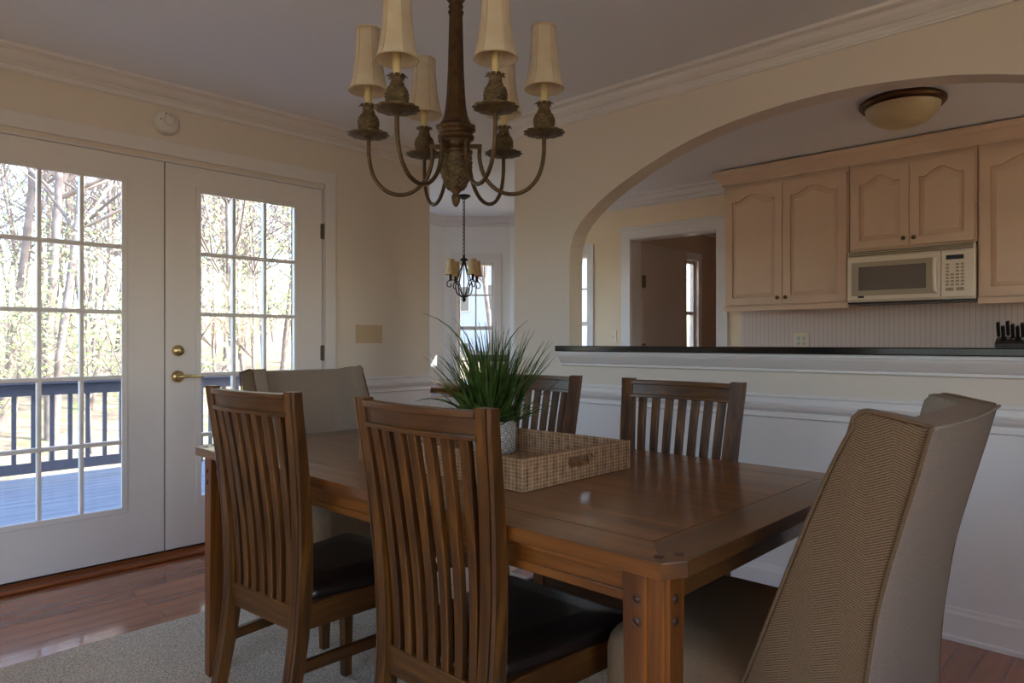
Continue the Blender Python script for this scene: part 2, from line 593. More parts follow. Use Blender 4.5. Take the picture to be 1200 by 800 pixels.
# room beyond the kitchen doorway
struct(MB().prism(rect(5.5, 0, 7.7, CZ), [rect(6.35, 0.85, 7.13, 2.02)], -3.9, -3.98, 'yz').build('wall_den', M['brownwall']))
struct(box((-3.98, 7.6, 0), (-1.0, 7.7, CZ)).build('wall_den', M['brownwall']))
struct(box((-1.1, 5.5, 0), (-1.0, 7.7, CZ)).build('wall_den', M['brownwall']))
# unseen upper storey added to block sun from the deck; low roofs
struct(box((-3.98, -1.9, CZ + 0.21), (1.7, 5.62, 6.4)).build('wall_sun_blocker', M['siding']))
struct(box((-5.9, 3.15, CZ + 0.21), (-3.99, 5.65, CZ + 0.36)).build('roof', M['roofing']))
struct(box((-4.05, 5.63, CZ + 0.21), (-0.95, 8.05, CZ + 0.36)).build('roof', M['roofing']))

# ---- mouldings: profile (distance from wall, z) swept straight
def sweep(name, prof, p0, p1, nrm, mat, parent=None, ext=0.0):
    p0, p1 = Vector(p0), Vector(p1)
    n = Vector(nrm)
    m = MB()
    m.loft([[tuple(p + n * a + Vector((0, 0, z))) for a, z in prof] for p in (p0, p1)], smooth=False)
    o = m.build(name, mat, parent)
    return o
crown = [(0, 2.335), (0.010, 2.335), (0.014, 2.342), (0.010, 2.347), (0.010, 2.362), (0.016, 2.366), (0.022, 2.374), (0.018, 2.378), (0.030, 2.384), (0.046, 2.398), (0.056, 2.414), (0.066, 2.418), (0.062, 2.422), (0.078, 2.426), (0.082, 2.44), (0, 2.44)]
struct(sweep('trim_1', crown, (XL, -1.65, 0), (XL, 3.165, 0), (1, 0, 0), M['white']))
struct(sweep('trim_2', crown, (-2.878, YR, 0), (1.35, YR, 0), (0, -1, 0), M['white']))
struct(sweep('trim_3', crown, (-5.14, YB, 0), (1.35, YB, 0), (0, -1, 0), M['white']))
struct(sweep('trim_4', crown, (-5.635, 3.165, 0), (-5.635, 4.90, 0), (1, 0, 0), M['white']))
q = math.sqrt(.5)
struct(sweep('trim_5', crown, (-5.65, 4.87, 0), (-5.125, 5.395, 0), (q, -q, 0), M['white']))
struct(sweep('trim_6', crown, (-3.9, 5.52, 0), (-3.9, 7.6, 0), (1, 0, 0), M['white']))
rail = [(0, 0.782), (0.006, 0.782), (0.016, 0.788), (0.012, 0.797), (0.008, 0.800), (0.008, 0.812), (0.018, 0.818), (0.026, 0.828), (0.03, 0.838), (0.020, 0.842), (0.012, 0.846), (0.008, 0.85), (0.008, 0.872), (0.014, 0.878), (0.01, 0.888), (0, 0.89)]
struct(sweep('trim_7', rail, (-2.878, YR, 0), (1.35, YR, 0), (0, -1, 0), M['white']))
struct(sweep('trim_8', rail, (XL, 2.405, 0), (XL, 3.165, 0), (1, 0, 0), M['white']))
apron = [(0, 0.985), (0.008, 0.985), (0.016, 0.99), (0.016, 1.0), (0.022, 1.004), (0.03, 1.014), (0.042, 1.03), (0.05, 1.042), (0.052, 1.05), (0.058, 1.052), (0.058, 1.066), (0, 1.066)]
struct(sweep('trim_9', apron, (-2.5, YR, 0), (0.30, YR, 0), (0, -1, 0), M['white']))
base = [(0, 0), (0.022, 0), (0.022, 0.014), (0.014, 0.02), (0.014, 0.1), (0.01, 0.108), (0.008, 0.122), (0.0, 0.128)]
struct(sweep('baseboard_right', base, (-2.878, YR, 0), (1.35, YR, 0), (0, -1, 0), M['white']))
struct(sweep('baseboard_left', base, (XL, 2.405, 0), (XL, 3.165, 0), (1, 0, 0), M['white']))
struct(sweep('baseboard_left', base, (XL, -1.65, 0), (XL, 0.365, 0), (1, 0, 0), M['white']))
struct(sweep('trim_16', rail, (XL, -1.65, 0), (XL, 0.365, 0), (1, 0, 0), M['white']))
struct(sweep('baseboard_nook', base, (-5.635, 3.165, 0), (-5.635, 4.9, 0), (1, 0, 0), M['white']))
struct(sweep('baseboard_back', base, (-5.14, YB, 0), (-3.71, YB, 0), (0, -1, 0), M['white']))

# door casing
cas = MB()
cas.prism([(D0 - 0.09, 0), (D0 - 0.02, 0), (D0 - 0.02, DH + 0.02), (D1 + 0.0, DH + 0.02), (D1 + 0.0, 0), (D1 + 0.075, 0), (D1 + 0.075, DH + 0.095), (D0 - 0.09, DH + 0.095)], [], XL, XL + 0.018, 'yz')
struct(cas.build('trim_10', M['white'], bevel=0.004))
jm = MB().box((XL - 0.14, D1 - 0.008, 0), (XL, D1 + 0.002, DH)).box((XL - 0.14, D0 - 0.002, 0), (XL, D0 + 0.008, DH)).box((XL - 0.14, D0, DH - 0.01), (XL, D1, DH + 0.002))
struct(jm.build('trim_11', M['white']))
struct(box((XL - 0.16, D0 - 0.02, -0.02), (XL - 0.008, D1, 0.034)).build('trim_12', M['sillwood'], bevel=0.004))
struct(box((XL - 0.008, D0 - 0.09, 0.0), (XL + 0.075, D1 + 0.075, 0.018)).build('trim_13', M['sillwood'], bevel=0.008))

# ---- french doors
def french_door(name, y0, y1, g0, g1, knob):
    root = struct(empty(name, (XL - 0.004, y0, 0.036)))
    w = y1 - y0
    H = 2.014
    a, b = g0 - y0, g1 - y0
    zb, zt = 0.294 - 0.036, 1.915 - 0.036
    f = MB().prism(rect(0, 0, w, H), [rect(a - 0.012, zb - 0.012, b + 0.012, zt + 0.012)], 0, -0.044, 'yz')
    f.build('door_frame', M['white'], root, bevel=0.002)
    g = MB()
    g.prism(rect(a - 0.03, zb - 0.03, b + 0.03, zt + 0.03), [rect(a, zb, b, zt)], 0.006, -0.006, 'yz')
    g.build('glazing_bead', M['white'], root, bevel=0.004)
    mu = MB()
    nv, nh = 3, 5
    for i in range(1, nv):
        y = a + (b - a) * i / nv
        mu.box((-0.030, y - 0.009, zb), (0.002, y + 0.009, zt))
    for i in range(1, nh):
        z = zb + (zt - zb) * i / nh
        mu.box((-0.028, a, z - 0.010), (0.004, b, z + 0.010))
    mu.build('muntin', M['white'], root, bevel=0.004)
    box((-0.022, a - 0.008, zb - 0.008), (-0.018, b + 0.008, zt + 0.008)).build('glass', M['glass'], root)
    if knob:
        dl = MB().lathe([(0.0, 0), (0.031, 0), (0.031, 0.005), (0.026, 0.012), (0.024, 0.016), (0, 0.016)], n=24)
        d = dl.build('deadbolt', M['brass'], root, loc=(0.0, 0.0625, 1.072 - 0.036), rot=(0, R(90), 0))
        kn = MB().lathe([(0, 0), (0.032, 0), (0.032, 0.006), (0.02, 0.012), (0.011, 0.018), (0.010, 0.035), (0.013, 0.04), (0, 0.042)], n=24)
        kb = kn.build('door_handle', M['brass'], root, loc=(0.0, 0.062, 0.936 - 0.036), rot=(0, R(90), 0))
        lv = MB().tube([(0.036, 0.062, 0.9), (0.045, 0.085, 0.902), (0.046, 0.12, 0.902), (0.044, 0.155, 0.9), (0.046, 0.175, 0.898)], [0.009, 0.009, 0.007, 0.006, 0.006], 8)
        lv.build('lever', M['brass'], root, loc=(0, 0, 0))
    return root
d1 = french_door('door_1', 0.464, 1.390, 0.667, 1.187, False)
d2 = french_door('door_2', 1.396, 2.313, 1.579, 2.126, True)
box((-0.04, 0.915, 0), (-0.012, 0.94, 2.014)).build('weatherstrip', M['black'], d1)
box((-0.012, -0.0, -0.010), (-0.004, 0.926, 0.004)).build('door_sweep', M['black'], d1)
box((-0.012, -0.0, -0.010), (-0.004, 0.917, 0.004)).build('door_sweep', M['black'], d2)
box((-0.04, 0.915, 0), (-0.012, 0.921, 2.014)).build('weatherstrip', M['black'], d2)
for z in (1.795, 1.05, 0.25):
    h = MB().tube([(0, 0, -0.048), (0, 0, 0.048)], 0.0065, 8).box((-0.02, -0.014, -0.045), (-0.001, 0.012, 0.045))
    h.build('hinge', M['darkmetal'], d2, loc=(0.006, 0.921, z - 0.036))

# ---- windows (local: x along wall, y outward, z up)
def window(name, loc, rz, w, z0, z1, nv, nh, meeting=True, casing=True, cw=0.075):
    r = struct(empty(name, loc, rz))
    if casing:
        c = MB().prism(rect(-cw, z0 - 0.03, w + cw, z1 + cw + 0.01), [rect(0, z0, w, z1)], -0.018, 0.0, 'xz')
        c.box((-cw - 0.02, -0.05, z0 - 0.035), (w + cw + 0.02, 0.0, z0 - 0.008))
        c.box((-cw, -0.022, z0 - 0.11), (w + cw, 0.0, z0 - 0.035))
        c.build('window_frame', M['white'], r, bevel=0.004)
    s = MB().prism(rect(0, z0, w, z1), [rect(0.03, z0 + 0.035, w - 0.03, z1 - 0.035)], 0.03, 0.08, 'xz')
    if meeting:
        zm = (z0 + z1) / 2
        s.box((0.02, 0.035, zm - 0.02), (w - 0.02, 0.075, zm + 0.02))
    s.build('sash', M['white'], r, bevel=0.003)
    mu = MB()
    for i in range(1, nv):
        x = 0.03 + (w - 0.06) * i / nv
        mu.box((x - 0.008, 0.04, z0 + 0.03), (x + 0.008, 0.062, z1 - 0.03))
    for i in range(1, nh):
        z = z0 + (z1 - z0) * i / nh
        mu.box((0.03, 0.042, z - 0.008), (w - 0.03, 0.06, z + 0.008))
    if nv + nh > 2:
        mu.build('muntin', M['white'], r)
    box((0.02, 0.05, z0 + 0.02), (w - 0.02, 0.053, z1 - 0.02)).build('glass', M['glass'], r)
    return r
window('window_1', (-5.635 + 0.145 * q, 4.885 + 0.145 * q, 0), R(45), 0.39, 0.56, 1.965, 2, 4)
window('window_2', (WK[0], YB, 0), 0, WK[2] - WK[0], WK[1], WK[3], 3, 4)
window('window_added_3', (-5.635, 3.42, 0), R(90), 1.03, 0.35, 2.1, 3, 5)  # unseen side window added to bring daylight into the nook
window('window_added_8', (1.35, 4.7, 0), R(-90), 0.95, 1.1, 2.05, 2, 2)  # no such window known, added to lift the kitchen light
window('window_added_7', (-4.3, 3.27, 0), R(180), 1.1, 0.5, 2.1, 3, 4)  # extra unseen opening added to brighten nook and kitchen
window('window_4', (-3.9, 6.35, 0), R(90), 0.78, 0.85, 2.02, 2, 2)
window('window_added_5', (-0.1, -1.65, 0), R(180), 2.1, 0.5, 2.1, 3, 2)  # guessed window behind the camera, sized for interior brightness
window('window_added_6', (1.35, 1.0, 0), R(-90), 1.8, 0.75, 2.05, 3, 2)  # guessed side window out of view, sized to fill the room with daylight

# kitchen doorway casing + open door
kc = MB().prism([(-3.705, 0), (-3.605, 0), (-3.605, 2.05), (-2.76, 2.05), (-2.76, 0), (-2.66, 0), (-2.66, 2.15), (-3.705, 2.15)], [], YB, YB - 0.02, 'xz')
kc.prism([(-3.71, 2.132), (-2.655, 2.132), (-2.655, 2.16), (-3.71, 2.16)], [], YB, YB - 0.032, 'xz')
kc.box((-3.605, YB - 0.002, 0), (-3.595, YB + 0.15, 2.05)).box((-2.77, YB - 0.002, 0), (-2.76, YB + 0.15, 2.05)).box((-3.6, YB - 0.002, 2.045), (-2.76, YB + 0.15, 2.06))
struct(kc.build('trim_14', M['white'], bevel=0.004))
d3 = struct(empty('door_3', (-3.57, YB + 0.15, 0.012), R(90)))
dp = MB().box((0, -0.0, 0), (0.79, 0.036, 2.02))
dp.build('door_slab', M['doorwood'], d3, bevel=0.003)
for z in (1.66, 1.03, 0.25):
    MB().tube([(0, 0, -0.06), (0, 0, 0.06)], 0.011, 8).box((-0.03, -0.016, -0.055), (0.014, 0.0, 0.055)).build('hinge', M['darkmetal'], d3, loc=(-0.012, -0.008, z))
MB().lathe([(0, 0), (0.028, 0), (0.028, 0.006), (0.01, 0.012), (0.01, 0.03), (0.026, 0.045), (0.024, 0.06), (0, 0.066)], n=20).build('door_knob', M['brass'], d3, loc=(0.73, 0.0, 0.92), rot=(R(90), 0, 0))

# ================================================================== EXTERIOR
struct(MB().add([(-80, -60, -1.6), (60, -60, -1.6), (60, 60, -1.6), (-80, 60, -1.6)], [(0, 1, 2, 3)]).build('ground', M['ground']))
hill = MB()
rnd = random.Random(5)
g = []
NX, NY = 14, 22
for i in range(NX):
    for j in range(NY):
        x = -8.2 - i * 4.0
        y = -34 + j * 3.6
        z = -1.2 + i * 0.36 + rnd.uniform(-.15, .15)
        if i == 0:
            z = -1.62
        g.append((x, y, z))
fs = [(i * NY + j, i * NY + j + 1, (i + 1) * NY + j + 1, (i + 1) * NY + j) for i in range(NX - 1) for j in range(NY - 1)]
struct(hill.add(g, fs, True).build('ground', M['ground']))
# deck
dk = MB()
x = -3.96
while x > -7.4:
    dk.box((x - 0.137, -3.5, -0.14), (x, 3.0, -0.112))
    x -= 0.143
dk.box((-7.45, -3.5, -0.4), (-7.41, 3.0, -0.142)).box((-7.4, -3.5, -0.3), (-3.97, -3.45, -0.142))
struct(dk.build('deck_floor', M['deckpaint']))
dk2 = box((-7.4, 3.0, -0.14), (-5.9, 6.0, -0.112)).build('deck_floor', M['deckpaint'])
struct(dk2)
rl = empty('deck_railing', (-7.3, 0, -0.112))
box((-0.07, -3.5, 0.855), (0.07, 6.0, 0.893)).build('top_rail', M['railpaint'], rl, bevel=0.004)
box((-0.02, -3.5, 0.755), (0.02, 6.0, 0.855)).build('face_board', M['railpaint'], rl)
box((-0.02, -3.5, 0.075), (0.02, 6.0, 0.165)).build('bottom_rail', M['railpaint'], rl)
y = -3.4
k = 0
while y < 5.95:
    if k % 13 == 6:
        box((-0.045, y - 0.045, 0.0), (0.045, y + 0.045, 0.855)).build('post', M['railpaint'], rl)
    else:
        box((-0.03, y - 0.016, 0.12), (-0.0, y + 0.016, 0.82)).build('baluster', M['railpaint'], rl)
    y += 0.142
    k += 1
tag(rl, 'dark grey wooden deck railing with square balusters outside the French doors', 'railing')

# trees
def make_tree(name, seed, H, lean=0.08, leafy=0):
    r = random.Random(seed)
    m = MB()
    lf = MB()
    def branch(p, d, L, rad, depth):
        pts = [p]
        n = 6
        dd = d.copy()
        for i in range(n):
            dd = (dd + Vector((r.uniform(-.12, .12), r.uniform(-.12, .12), r.uniform(-.02, .10)))).normalized()
            pts.append(pts[-1] + dd * L / n)
        m.tube(pts, [lerp(rad, rad * 0.45, i / n) for i in range(n + 1)], 6 if depth == 0 else 4, cap=False)
        if depth < 3:
            nb = (11, 6, 4)[depth]
            for k in range(nb):
                t = r.uniform(0.35 if depth == 0 else 0.25, 1.0)
                i = min(n - 1, int(t * n))
                a = r.uniform(0, 2 * PI)
                side = Vector((math.cos(a), math.sin(a), r.uniform(0.4, 1.3))).normalized()
                branch(pts[i], side, L * r.uniform(.28, .5), rad * 0.42, depth + 1)
        if leafy and depth >= 2:
            for k in range(leafy):
                c = pts[r.randrange(2, n + 1)] + Vector((r.uniform(-.35, .35), r.uniform(-.35, .35), r.uniform(-.3, .3)))
                a = Vector((r.uniform(-1, 1), r.uniform(-1, 1), r.uniform(-1, 1))).normalized() * 0.05
                b = a.cross(Vector((r.uniform(-1, 1), r.uniform(-1, 1), r.uniform(-1, 1)))).normalized() * 0.03
                lf.add([c - a, c + b, c + a, c - b], [(0, 1, 2, 3)])
    branch(Vector((0, 0, -0.3)), Vector((r.uniform(-lean, lean), r.uniform(-lean, lean), 1)).normalized(), H, H * 0.0045 + 0.02, 0)
    root = empty(name)
    m.build('trunk', M['bark'], root)
    if leafy:
        lf.build('foliage', M['foliage'], root)
    return root
protos = [make_tree('bare_tree', 11, 13), make_tree('bare_tree', 12, 10), make_tree('bare_tree', 13, 15, 0.15)]
leafp = [make_tree('leafy_sapling', 21, 4.5, 0.1, 3), make_tree('leafy_sapling', 22, 6.0, 0.15, 2)]
r = random.Random(3)
def hz(x):
    return -1.2 + (-8.2 - x) / 4.0 * 0.36 if x < -9 else -1.6
used = [False] * 5
def place(i, plist, x, y, s, label, cat, group):
    src = plist[i]
    if not src.get('used_once'):
        src['used_once'] = 1
        o = src
    else:
        o = copy_tree(src)
    if 'used_once' in o and o is not src:
        del o['used_once']
    o.location = (x, y, hz(x))
    o.rotation_euler = (0, 0, r.uniform(0, 6.28))
    o.scale = (s, s, s)
    tag(o, label, cat, group)
for k in range(80):
    x = -12.5 - 30 * (k / 80) ** 0.8
    a = r.uniform(0.02, 0.98)
    yc = -x * 0.40
    y = yc + (a - 0.5) * (-x) * 0.66
    place(k % 3, protos, x, y, r.uniform(.7, 1.1), 'slender bare tree in the sunlit woods beyond the deck railing', 'tree', 'bare trees in the woods')
for k in range(24):
    x = -10.5 - 16 * (k / 24)
    y = -x * (0.40 + r.uniform(-.33, .33))
    place(k % 2, leafp, x, y, r.uniform(.6, 1.05), 'young tree with pale spring leaves among the bare trunks', 'tree', 'leafing saplings in the woods')
for k in range(9):
    x, y = -9 + r.uniform(-5, 5), 13 + k * 1.7
    place(k % 3, protos, x, y, r.uniform(.6, .9), 'bare tree seen through the breakfast nook window', 'tree', 'bare trees behind the nook')
for src in protos + leafp:
    del src['used_once']

# neighbouring house seen through the nook window
nh = empty('neighbour_house', (-31, 27, -1.6), R(3))
hb = MB().box((0, 0, 0), (11, 7, 7.5))
hb.build('wall', M['siding'], nh)
MB().prism([(-0.4, 7.4), (11.4, 7.4), (5.5, 10.8)], [], -0.4, 7.4, 'xz').build('roof', M['roofing'], nh)
for wx in (1.0, 3.4, 6.0, 8.6):
    for wz in (1.2, 4.4):
        f = box((wx, -0.06, wz), (wx + 1.0, 0.0, wz + 1.5)).build('window', M['white'], nh)
        box((wx + 0.08, -0.08, wz + 0.08), (wx + 0.92, -0.06, wz + 1.42)).build('pane', M['microdark'], f)
tag(nh, 'white sided house far outside the breakfast nook window', 'house')

# ================================================================== DINING TABLE
RZ = 0.008   # rug thickness
TX0, TX1, TY0, TY1, TZ = -2.42, -0.573, 0.975, 1.955, 0.765
rug = box((-2.908, 0.30, 0), (-0.20, 2.45, RZ)).build('area_rug', M['rug'], bevel=0.003)
tag(rug, 'pale grey-beige woven rug lying under the dining table and chairs', 'rug')
tb = empty('dining_table', ((TX0 + TX1) / 2, (TY0 + TY1) / 2, RZ))
hx, hy = (TX1 - TX0) / 2, (TY1 - TY0) / 2
tz = TZ - RZ
M['pegwood'] = plain('peg_end_grain', (62, 30, 16), 0.4)
def peg_mb():
    return MB().lathe([(0, 0), (0.0095, 0), (0.0095, 0.0012), (0.0085, 0.0016), (0.0078, 0.0002), (0.0070, 0.0002), (0.0064, 0.0016), (0, 0.002)], n=20)
bw = 0.10
# top: centre field, two side boards, two end boards with clipped corners
MB().box((-hx + bw + 0.0012, -hy + bw + 0.0012, tz - 0.028), (hx - bw - 0.0012, hy - bw - 0.0012, tz)).build('tabletop', M['tw_x'], tb, bevel=0.0012)
for s in (-1, 1):
    c, e = 0.024, 0.042
    MB().prism([(-hx + c, s * hy), (hx - c, s * hy), (hx - 0.012, s * (hy - 0.02)), (hx - 0.07, s * (hy - bw)), (-hx + 0.07, s * (hy - bw)), (-hx + 0.012, s * (hy - 0.02))] if False else
               [(-hx + c, s * hy), (hx - c, s * hy), (hx - bw, s * (hy - bw)), (-hx + bw, s * (hy - bw))], [], tz - 0.028, tz, 'xy').build('side_board', M['tw_x'], tb, bevel=0.0015)
    MB().prism([(s * hx, -hy + e), (s * hx, hy - e), (s * (hx - c), hy), (s * (hx - bw), hy - bw), (s * (hx - bw), -hy + bw), (s * (hx - c), -hy)], [], tz - 0.028, tz, 'xy').build('end_board', M['tw_y'], tb, bevel=0.0015)
    for yy in (-1, 1):
        for (px, py) in ((0.045, 0.028), (0.028, 0.062)):
            peg_mb().build('peg', M['pegwood'], tb, loc=(s * (hx - px), yy * (hy - py), tz - 0.0002))
# aprons
za = tz - 0.028
for s in (-1, 1):
    m = MB().box((-hx + 0.09, s * (hy - 0.05) - 0.011, 0.665), (hx - 0.09, s * (hy - 0.05) + 0.011, za))
    m.box((-hx + 0.09, s * (hy - 0.036) - 0.006, za - 0.018), (hx - 0.09, s * (hy - 0.036) + 0.006, za))
    m.box((-hx + 0.09, s * (hy - 0.038) - 0.004, 0.665), (hx - 0.09, s * (hy - 0.038) + 0.004, 0.683))
    m.build('side_apron', M['tw_x'], tb, bevel=0.002)
    pts = [(-hy + 0.08, za), (-hy + 0.08, 0.665)] + [(-hy + 0.08 + (2 * hy - 0.16) * t / 20, 0.668) for t in range(1, 20)] + [(hy - 0.08, 0.665), (hy - 0.08, za)]
    MB().prism(pts, [], s * (hx - 0.06) - 0.011, s * (hx - 0.06) + 0.011, 'yz').build('end_apron', M['tw_y'], tb, bevel=0.002)
def leg_section(w, c):
    """square leg, outer corner cut by a stepped chamfer; outer corner at (+,+)"""
    return [(-w, -w), (w, -w), (w, w - c * 1.25), (w - c * .3, w - c * 1.25), (w - c * .3, w - c), (w - c, w - c * .3), (w - c * 1.25, w - c * .3), (w - c * 1.25, w), (-w, w)]
for sx in (-1, 1):
    for sy in (-1, 1):
        rings = []
        for z, w in ((0, 0.032), (0.3, 0.034), (za, 0.038)):
            rings.append([(sx * (a + 0.038 - w), sy * (b + 0.038 - w), z) for a, b in leg_section(w, 0.022)])
        lg = MB().loft(rings, smooth=False).build('leg', M['tw_z'], tb, bevel=0.0015, loc=(sx * (hx - 0.072), sy * (hy - 0.054), 0))
        for z in (za - 0.048, za - 0.085):
            peg_mb().build('peg', M['pegwood'], lg, loc=(-sx * 0.008, sy * 0.0375, z), rot=(R(-90 * sy), 0, 0))
            peg_mb().build('peg', M['pegwood'], lg, loc=(sx * 0.0375, -sy * 0.008, z), rot=(0, R(90 * sx), 0))
tag(tb, 'long rectangular dining table of reddish brown wood with clipped corners and pegged square legs', 'table')

# ================================================================== SLAT-BACK CHAIRS
H = 0.987
prof = [(0, -0.074), (0.14, -0.046), (0.30, -0.014), (0.42, 0.0), (0.54, 0.0), (0.63, -0.003), (0.80, -0.020), (0.99, -0.048)]
def yc(z):
    return interp(prof, z)
def ycs(z):  # smoothed
    return sum(yc(z + d) for d in (-.05, -.025, 0, .025, .05)) / 5
def xw(z):   # half spacing of the posts
    return interp([(0, .166), (.43, .166), (.99, .200)], z)
def make_chair():
    root = empty('slat_back_chair')
    zs = [H * i / 22 for i in range(23)]
    for s in (-1, 1):
        rings = []
        for z in zs:
            t = z / H
            a = interp([(0, .015), (.43, .020), (.99, .0215)], z)
            b = interp([(0, .015), (.43, .021), (.99, .013)], z)
            cx, cy = s * xw(z), ycs(z)
            g_ = 0.006
            # rear face with reeded outer band
            rings.append([(cx - s * a, cy - b, z), (cx + s * (a * .35), cy - b, z), (cx + s * (a * .42), cy - b + g_, z), (cx + s * (a * .52), cy - b + g_, z), (cx + s * (a * .6), cy - b, z), (cx + s * a, cy - b + 0.003, z), (cx + s * a, cy + b, z), (cx - s * a, cy + b, z)])
        MB().loft(rings, smooth=False).build('rear_post', M['cw_z'], root, bevel=0.0015)
    # curved crest rail
    def crest(z0, z1, th, off):
        rings = []
        for i in range(17):
            t = i / 16
            x_ = lerp(-1, 1, t)
            xx = x_ * (xw(0.96) - 0.018)
            bow = -0.022 * (1 - x_ * x_)
            rings.append([(xx, ycs(z) + bow + y + off, z) for z, y in ((z0, -th), (z0, th), (z1, th), (z1, -th))])
        return rings
    m = MB().loft(crest(H - 0.062, H - 0.008, 0.0085, 0), smooth=False)
    m.loft(crest(H - 0.020, H - 0.006, 0.0165, 0), smooth=False)
    m.loft(crest(H - 0.064, H - 0.053, 0.0155, 0), smooth=False)
    m.build('crest_rail', M['cw_x'], root, bevel=0.002)
    # slats
    for k in range(7):
        u = (k + 1) / 8 * 2 - 1
        rings = []
        for i in range(15):
            z = lerp(0.425, H - 0.055, i / 14)
            xx = u * (xw(z) - 0.004)
            bow = -lerp(0.002, 0.022, i / 14) * (1 - u * u)
            w = lerp(0.0112, 0.0128, i / 14)
            y0 = ycs(z) + bow
            rings.append([(xx - w, y0 - .008, z), (xx + w, y0 - .008, z), (xx + w, y0 + .008, z), (xx - w, y0 + .008, z)])
        MB().loft(rings, smooth=False).build('slat', M['cw_z'], root, bevel=0.002)
    box((-0.15, -0.014, 0.368), (0.15, 0.012, 0.432)).build('lower_rail', M['cw_x'], root, bevel=0.003)
    # front legs, aprons, stretchers
    FY, FX = 0.415, 0.195
    for s in (-1, 1):
        MB().loft([[(s * FX - a, FY - a, z), (s * FX + a, FY - a, z), (s * FX + a, FY + a, z), (s * FX - a, FY + a, z)] for z, a in ((0, .014), (.38, .019), (.43, .019))], smooth=False).build('front_leg', M['cw_z'], root, bevel=0.002)
        def bar(z0, z1, th, x0, x1, y0, y1):
            return MB().add([(s * (x0 - th), y0, z0), (s * (x0 + th), y0, z0), (s * (x1 + th), y1, z0), (s * (x1 - th), y1, z0), (s * (x0 - th), y0, z1), (s * (x0 + th), y0, z1), (s * (x1 + th), y1, z1), (s * (x1 - th), y1, z1)],
                            [(0, 1, 2, 3), (4, 5, 6, 7), (0, 1, 5, 4), (1, 2, 6, 5), (2, 3, 7, 6), (3, 0, 4, 7)])
        bar(0.372, 0.438, 0.012, 0.166, FX, 0.01, FY - 0.01).build('side_rail', M['cw_y'], root, bevel=0.003)
        bar(0.262, 0.292, 0.009, 0.166, FX, -0.005, FY - 0.01).build('stretcher', M['cw_y'], root, bevel=0.002)
    box((-FX + 0.01, FY - 0.012, 0.372), (FX - 0.01, FY + 0.012, 0.438)).build('front_rail', M['cw_x'], root, bevel=0.003)
    # seat cushion
    rings = []
    for z, ins in ((0.432, 0.004), (0.440, 0.0), (0.456, 0.0), (0.468, 0.008), (0.476, 0.035), (0.480, 0.085)):
        pts = []
        y0, y1, a, b = 0.024, 0.445, 0.166, 0.215
        crn = 0.03
        base_ = []
        for (cx, cy_, a0) in ((b, y1, 0), (-b, y1, 90), (-a, y0, 180), (a, y0, 270)):
            for j in range(5):
                an = R(a0 + 90 * j / 4)
                kx = (abs(cx) - crn) * (1 if cx > 0 else -1)
                ky = cy_ - crn if cy_ > 0.2 else cy_ + crn
                base_.append((kx + crn * math.cos(an), ky + crn * math.sin(an)))
        cx0, cy0 = 0, (y0 + y1) / 2
        for x_, y_ in base_:
            f = 1 - ins / 0.2
            pts.append((cx0 + (x_ - cx0) * f, cy0 + (y_ - cy0) * f, z))
        rings.append(pts)
    MB().loft(rings, smooth=True).build('seat_cushion', M['leather'], root)
    return root
chA = make_chair()
def put(o, x, y, rz, label):
    o.location = (x, y, RZ)
    o.rotation_euler = (0, 0, R(rz))
    tag(o, label, 'chair', 'slat-back dining chairs')
put(chA, -1.79, 0.915, 4, 'slat-back wooden dining chair on the near side of the table, closest to the glass doors')
chB = copy_tree(chA)
put(chB, -1.135, 0.962, 0, 'slat-back wooden dining chair at the front centre, beside the near table corner leg')
chC = copy_tree(chA)
put(chC, -1.80, 1.985, 180, 'slat-back wooden dining chair on the far side, partly behind the potted grass')
chD = copy_tree(chA)
put(chD, -1.17, 1.985, 180, 'slat-back wooden dining chair on the far side, in front of the bar ledge wall')

# ================================================================== WING CHAIRS
rear = [(.30, .105), (.376, .105), (.5, .1), (.66, .08), (.78, .052), (.89, .022), (.979, 0.0)]
frontw = [(.30, .40), (.36, .37), (.50, .307), (.646, .253), (.789, .201), (.884, .164), (.95, .133), (.9985, .105)]
HW = 0.265
def ucross(z, top=False):
    """U-shaped plan section (x lateral, y forward) of back with wings"""
    yr = interp(rear, z)
    yf = interp(frontw, z)
    wt = 0.062 if z > .5 else 0.055
    inner = yr + lerp(0.085, 0.045, max(0, min(1, (z - .5) / .48)))
    inner = min(inner, yf - 0.012)
    c = 0.012
    hw = HW
    pts = [(-hw, yr + c), (-hw + c * .3, yr + c * .3), (-hw + c, yr)]
    for k in range(1, 6):
        pts.append((lerp(-hw + c, hw - c, k / 6), yr - 0.006 * math.sin(PI * k / 6)))
    pts += [(hw - c, yr), (hw - c * .3, yr + c * .3), (hw, yr + c)]
    pts += [(hw, lerp(yr, yf, .5)), (hw, yf - c), (hw - c * .3, yf - c * .3), (hw - c, yf), (hw - wt + c, yf), (hw - wt + c * .2, yf - c * .4), (hw - wt - 0.006, max(inner + .01, yf - 0.03)), (hw - wt - .022, inner + 0.002)]
    for k in range(1, 6):
        pts.append((lerp(hw - wt - .035, -hw + wt + .035, k / 6), inner + 0.004 - 0.01 * 0))
    pts += [(-hw + wt + .022, inner + 0.002), (-hw + wt + 0.006, max(inner + .01, yf - 0.03)), (-hw + wt - c * .2, yf - c * .4), (-hw + wt - c, yf), (-hw + c, yf), (-hw + c * .3, yf - c * .3), (-hw, yf - c), (-hw, lerp(yr, yf, .5))]
    return pts
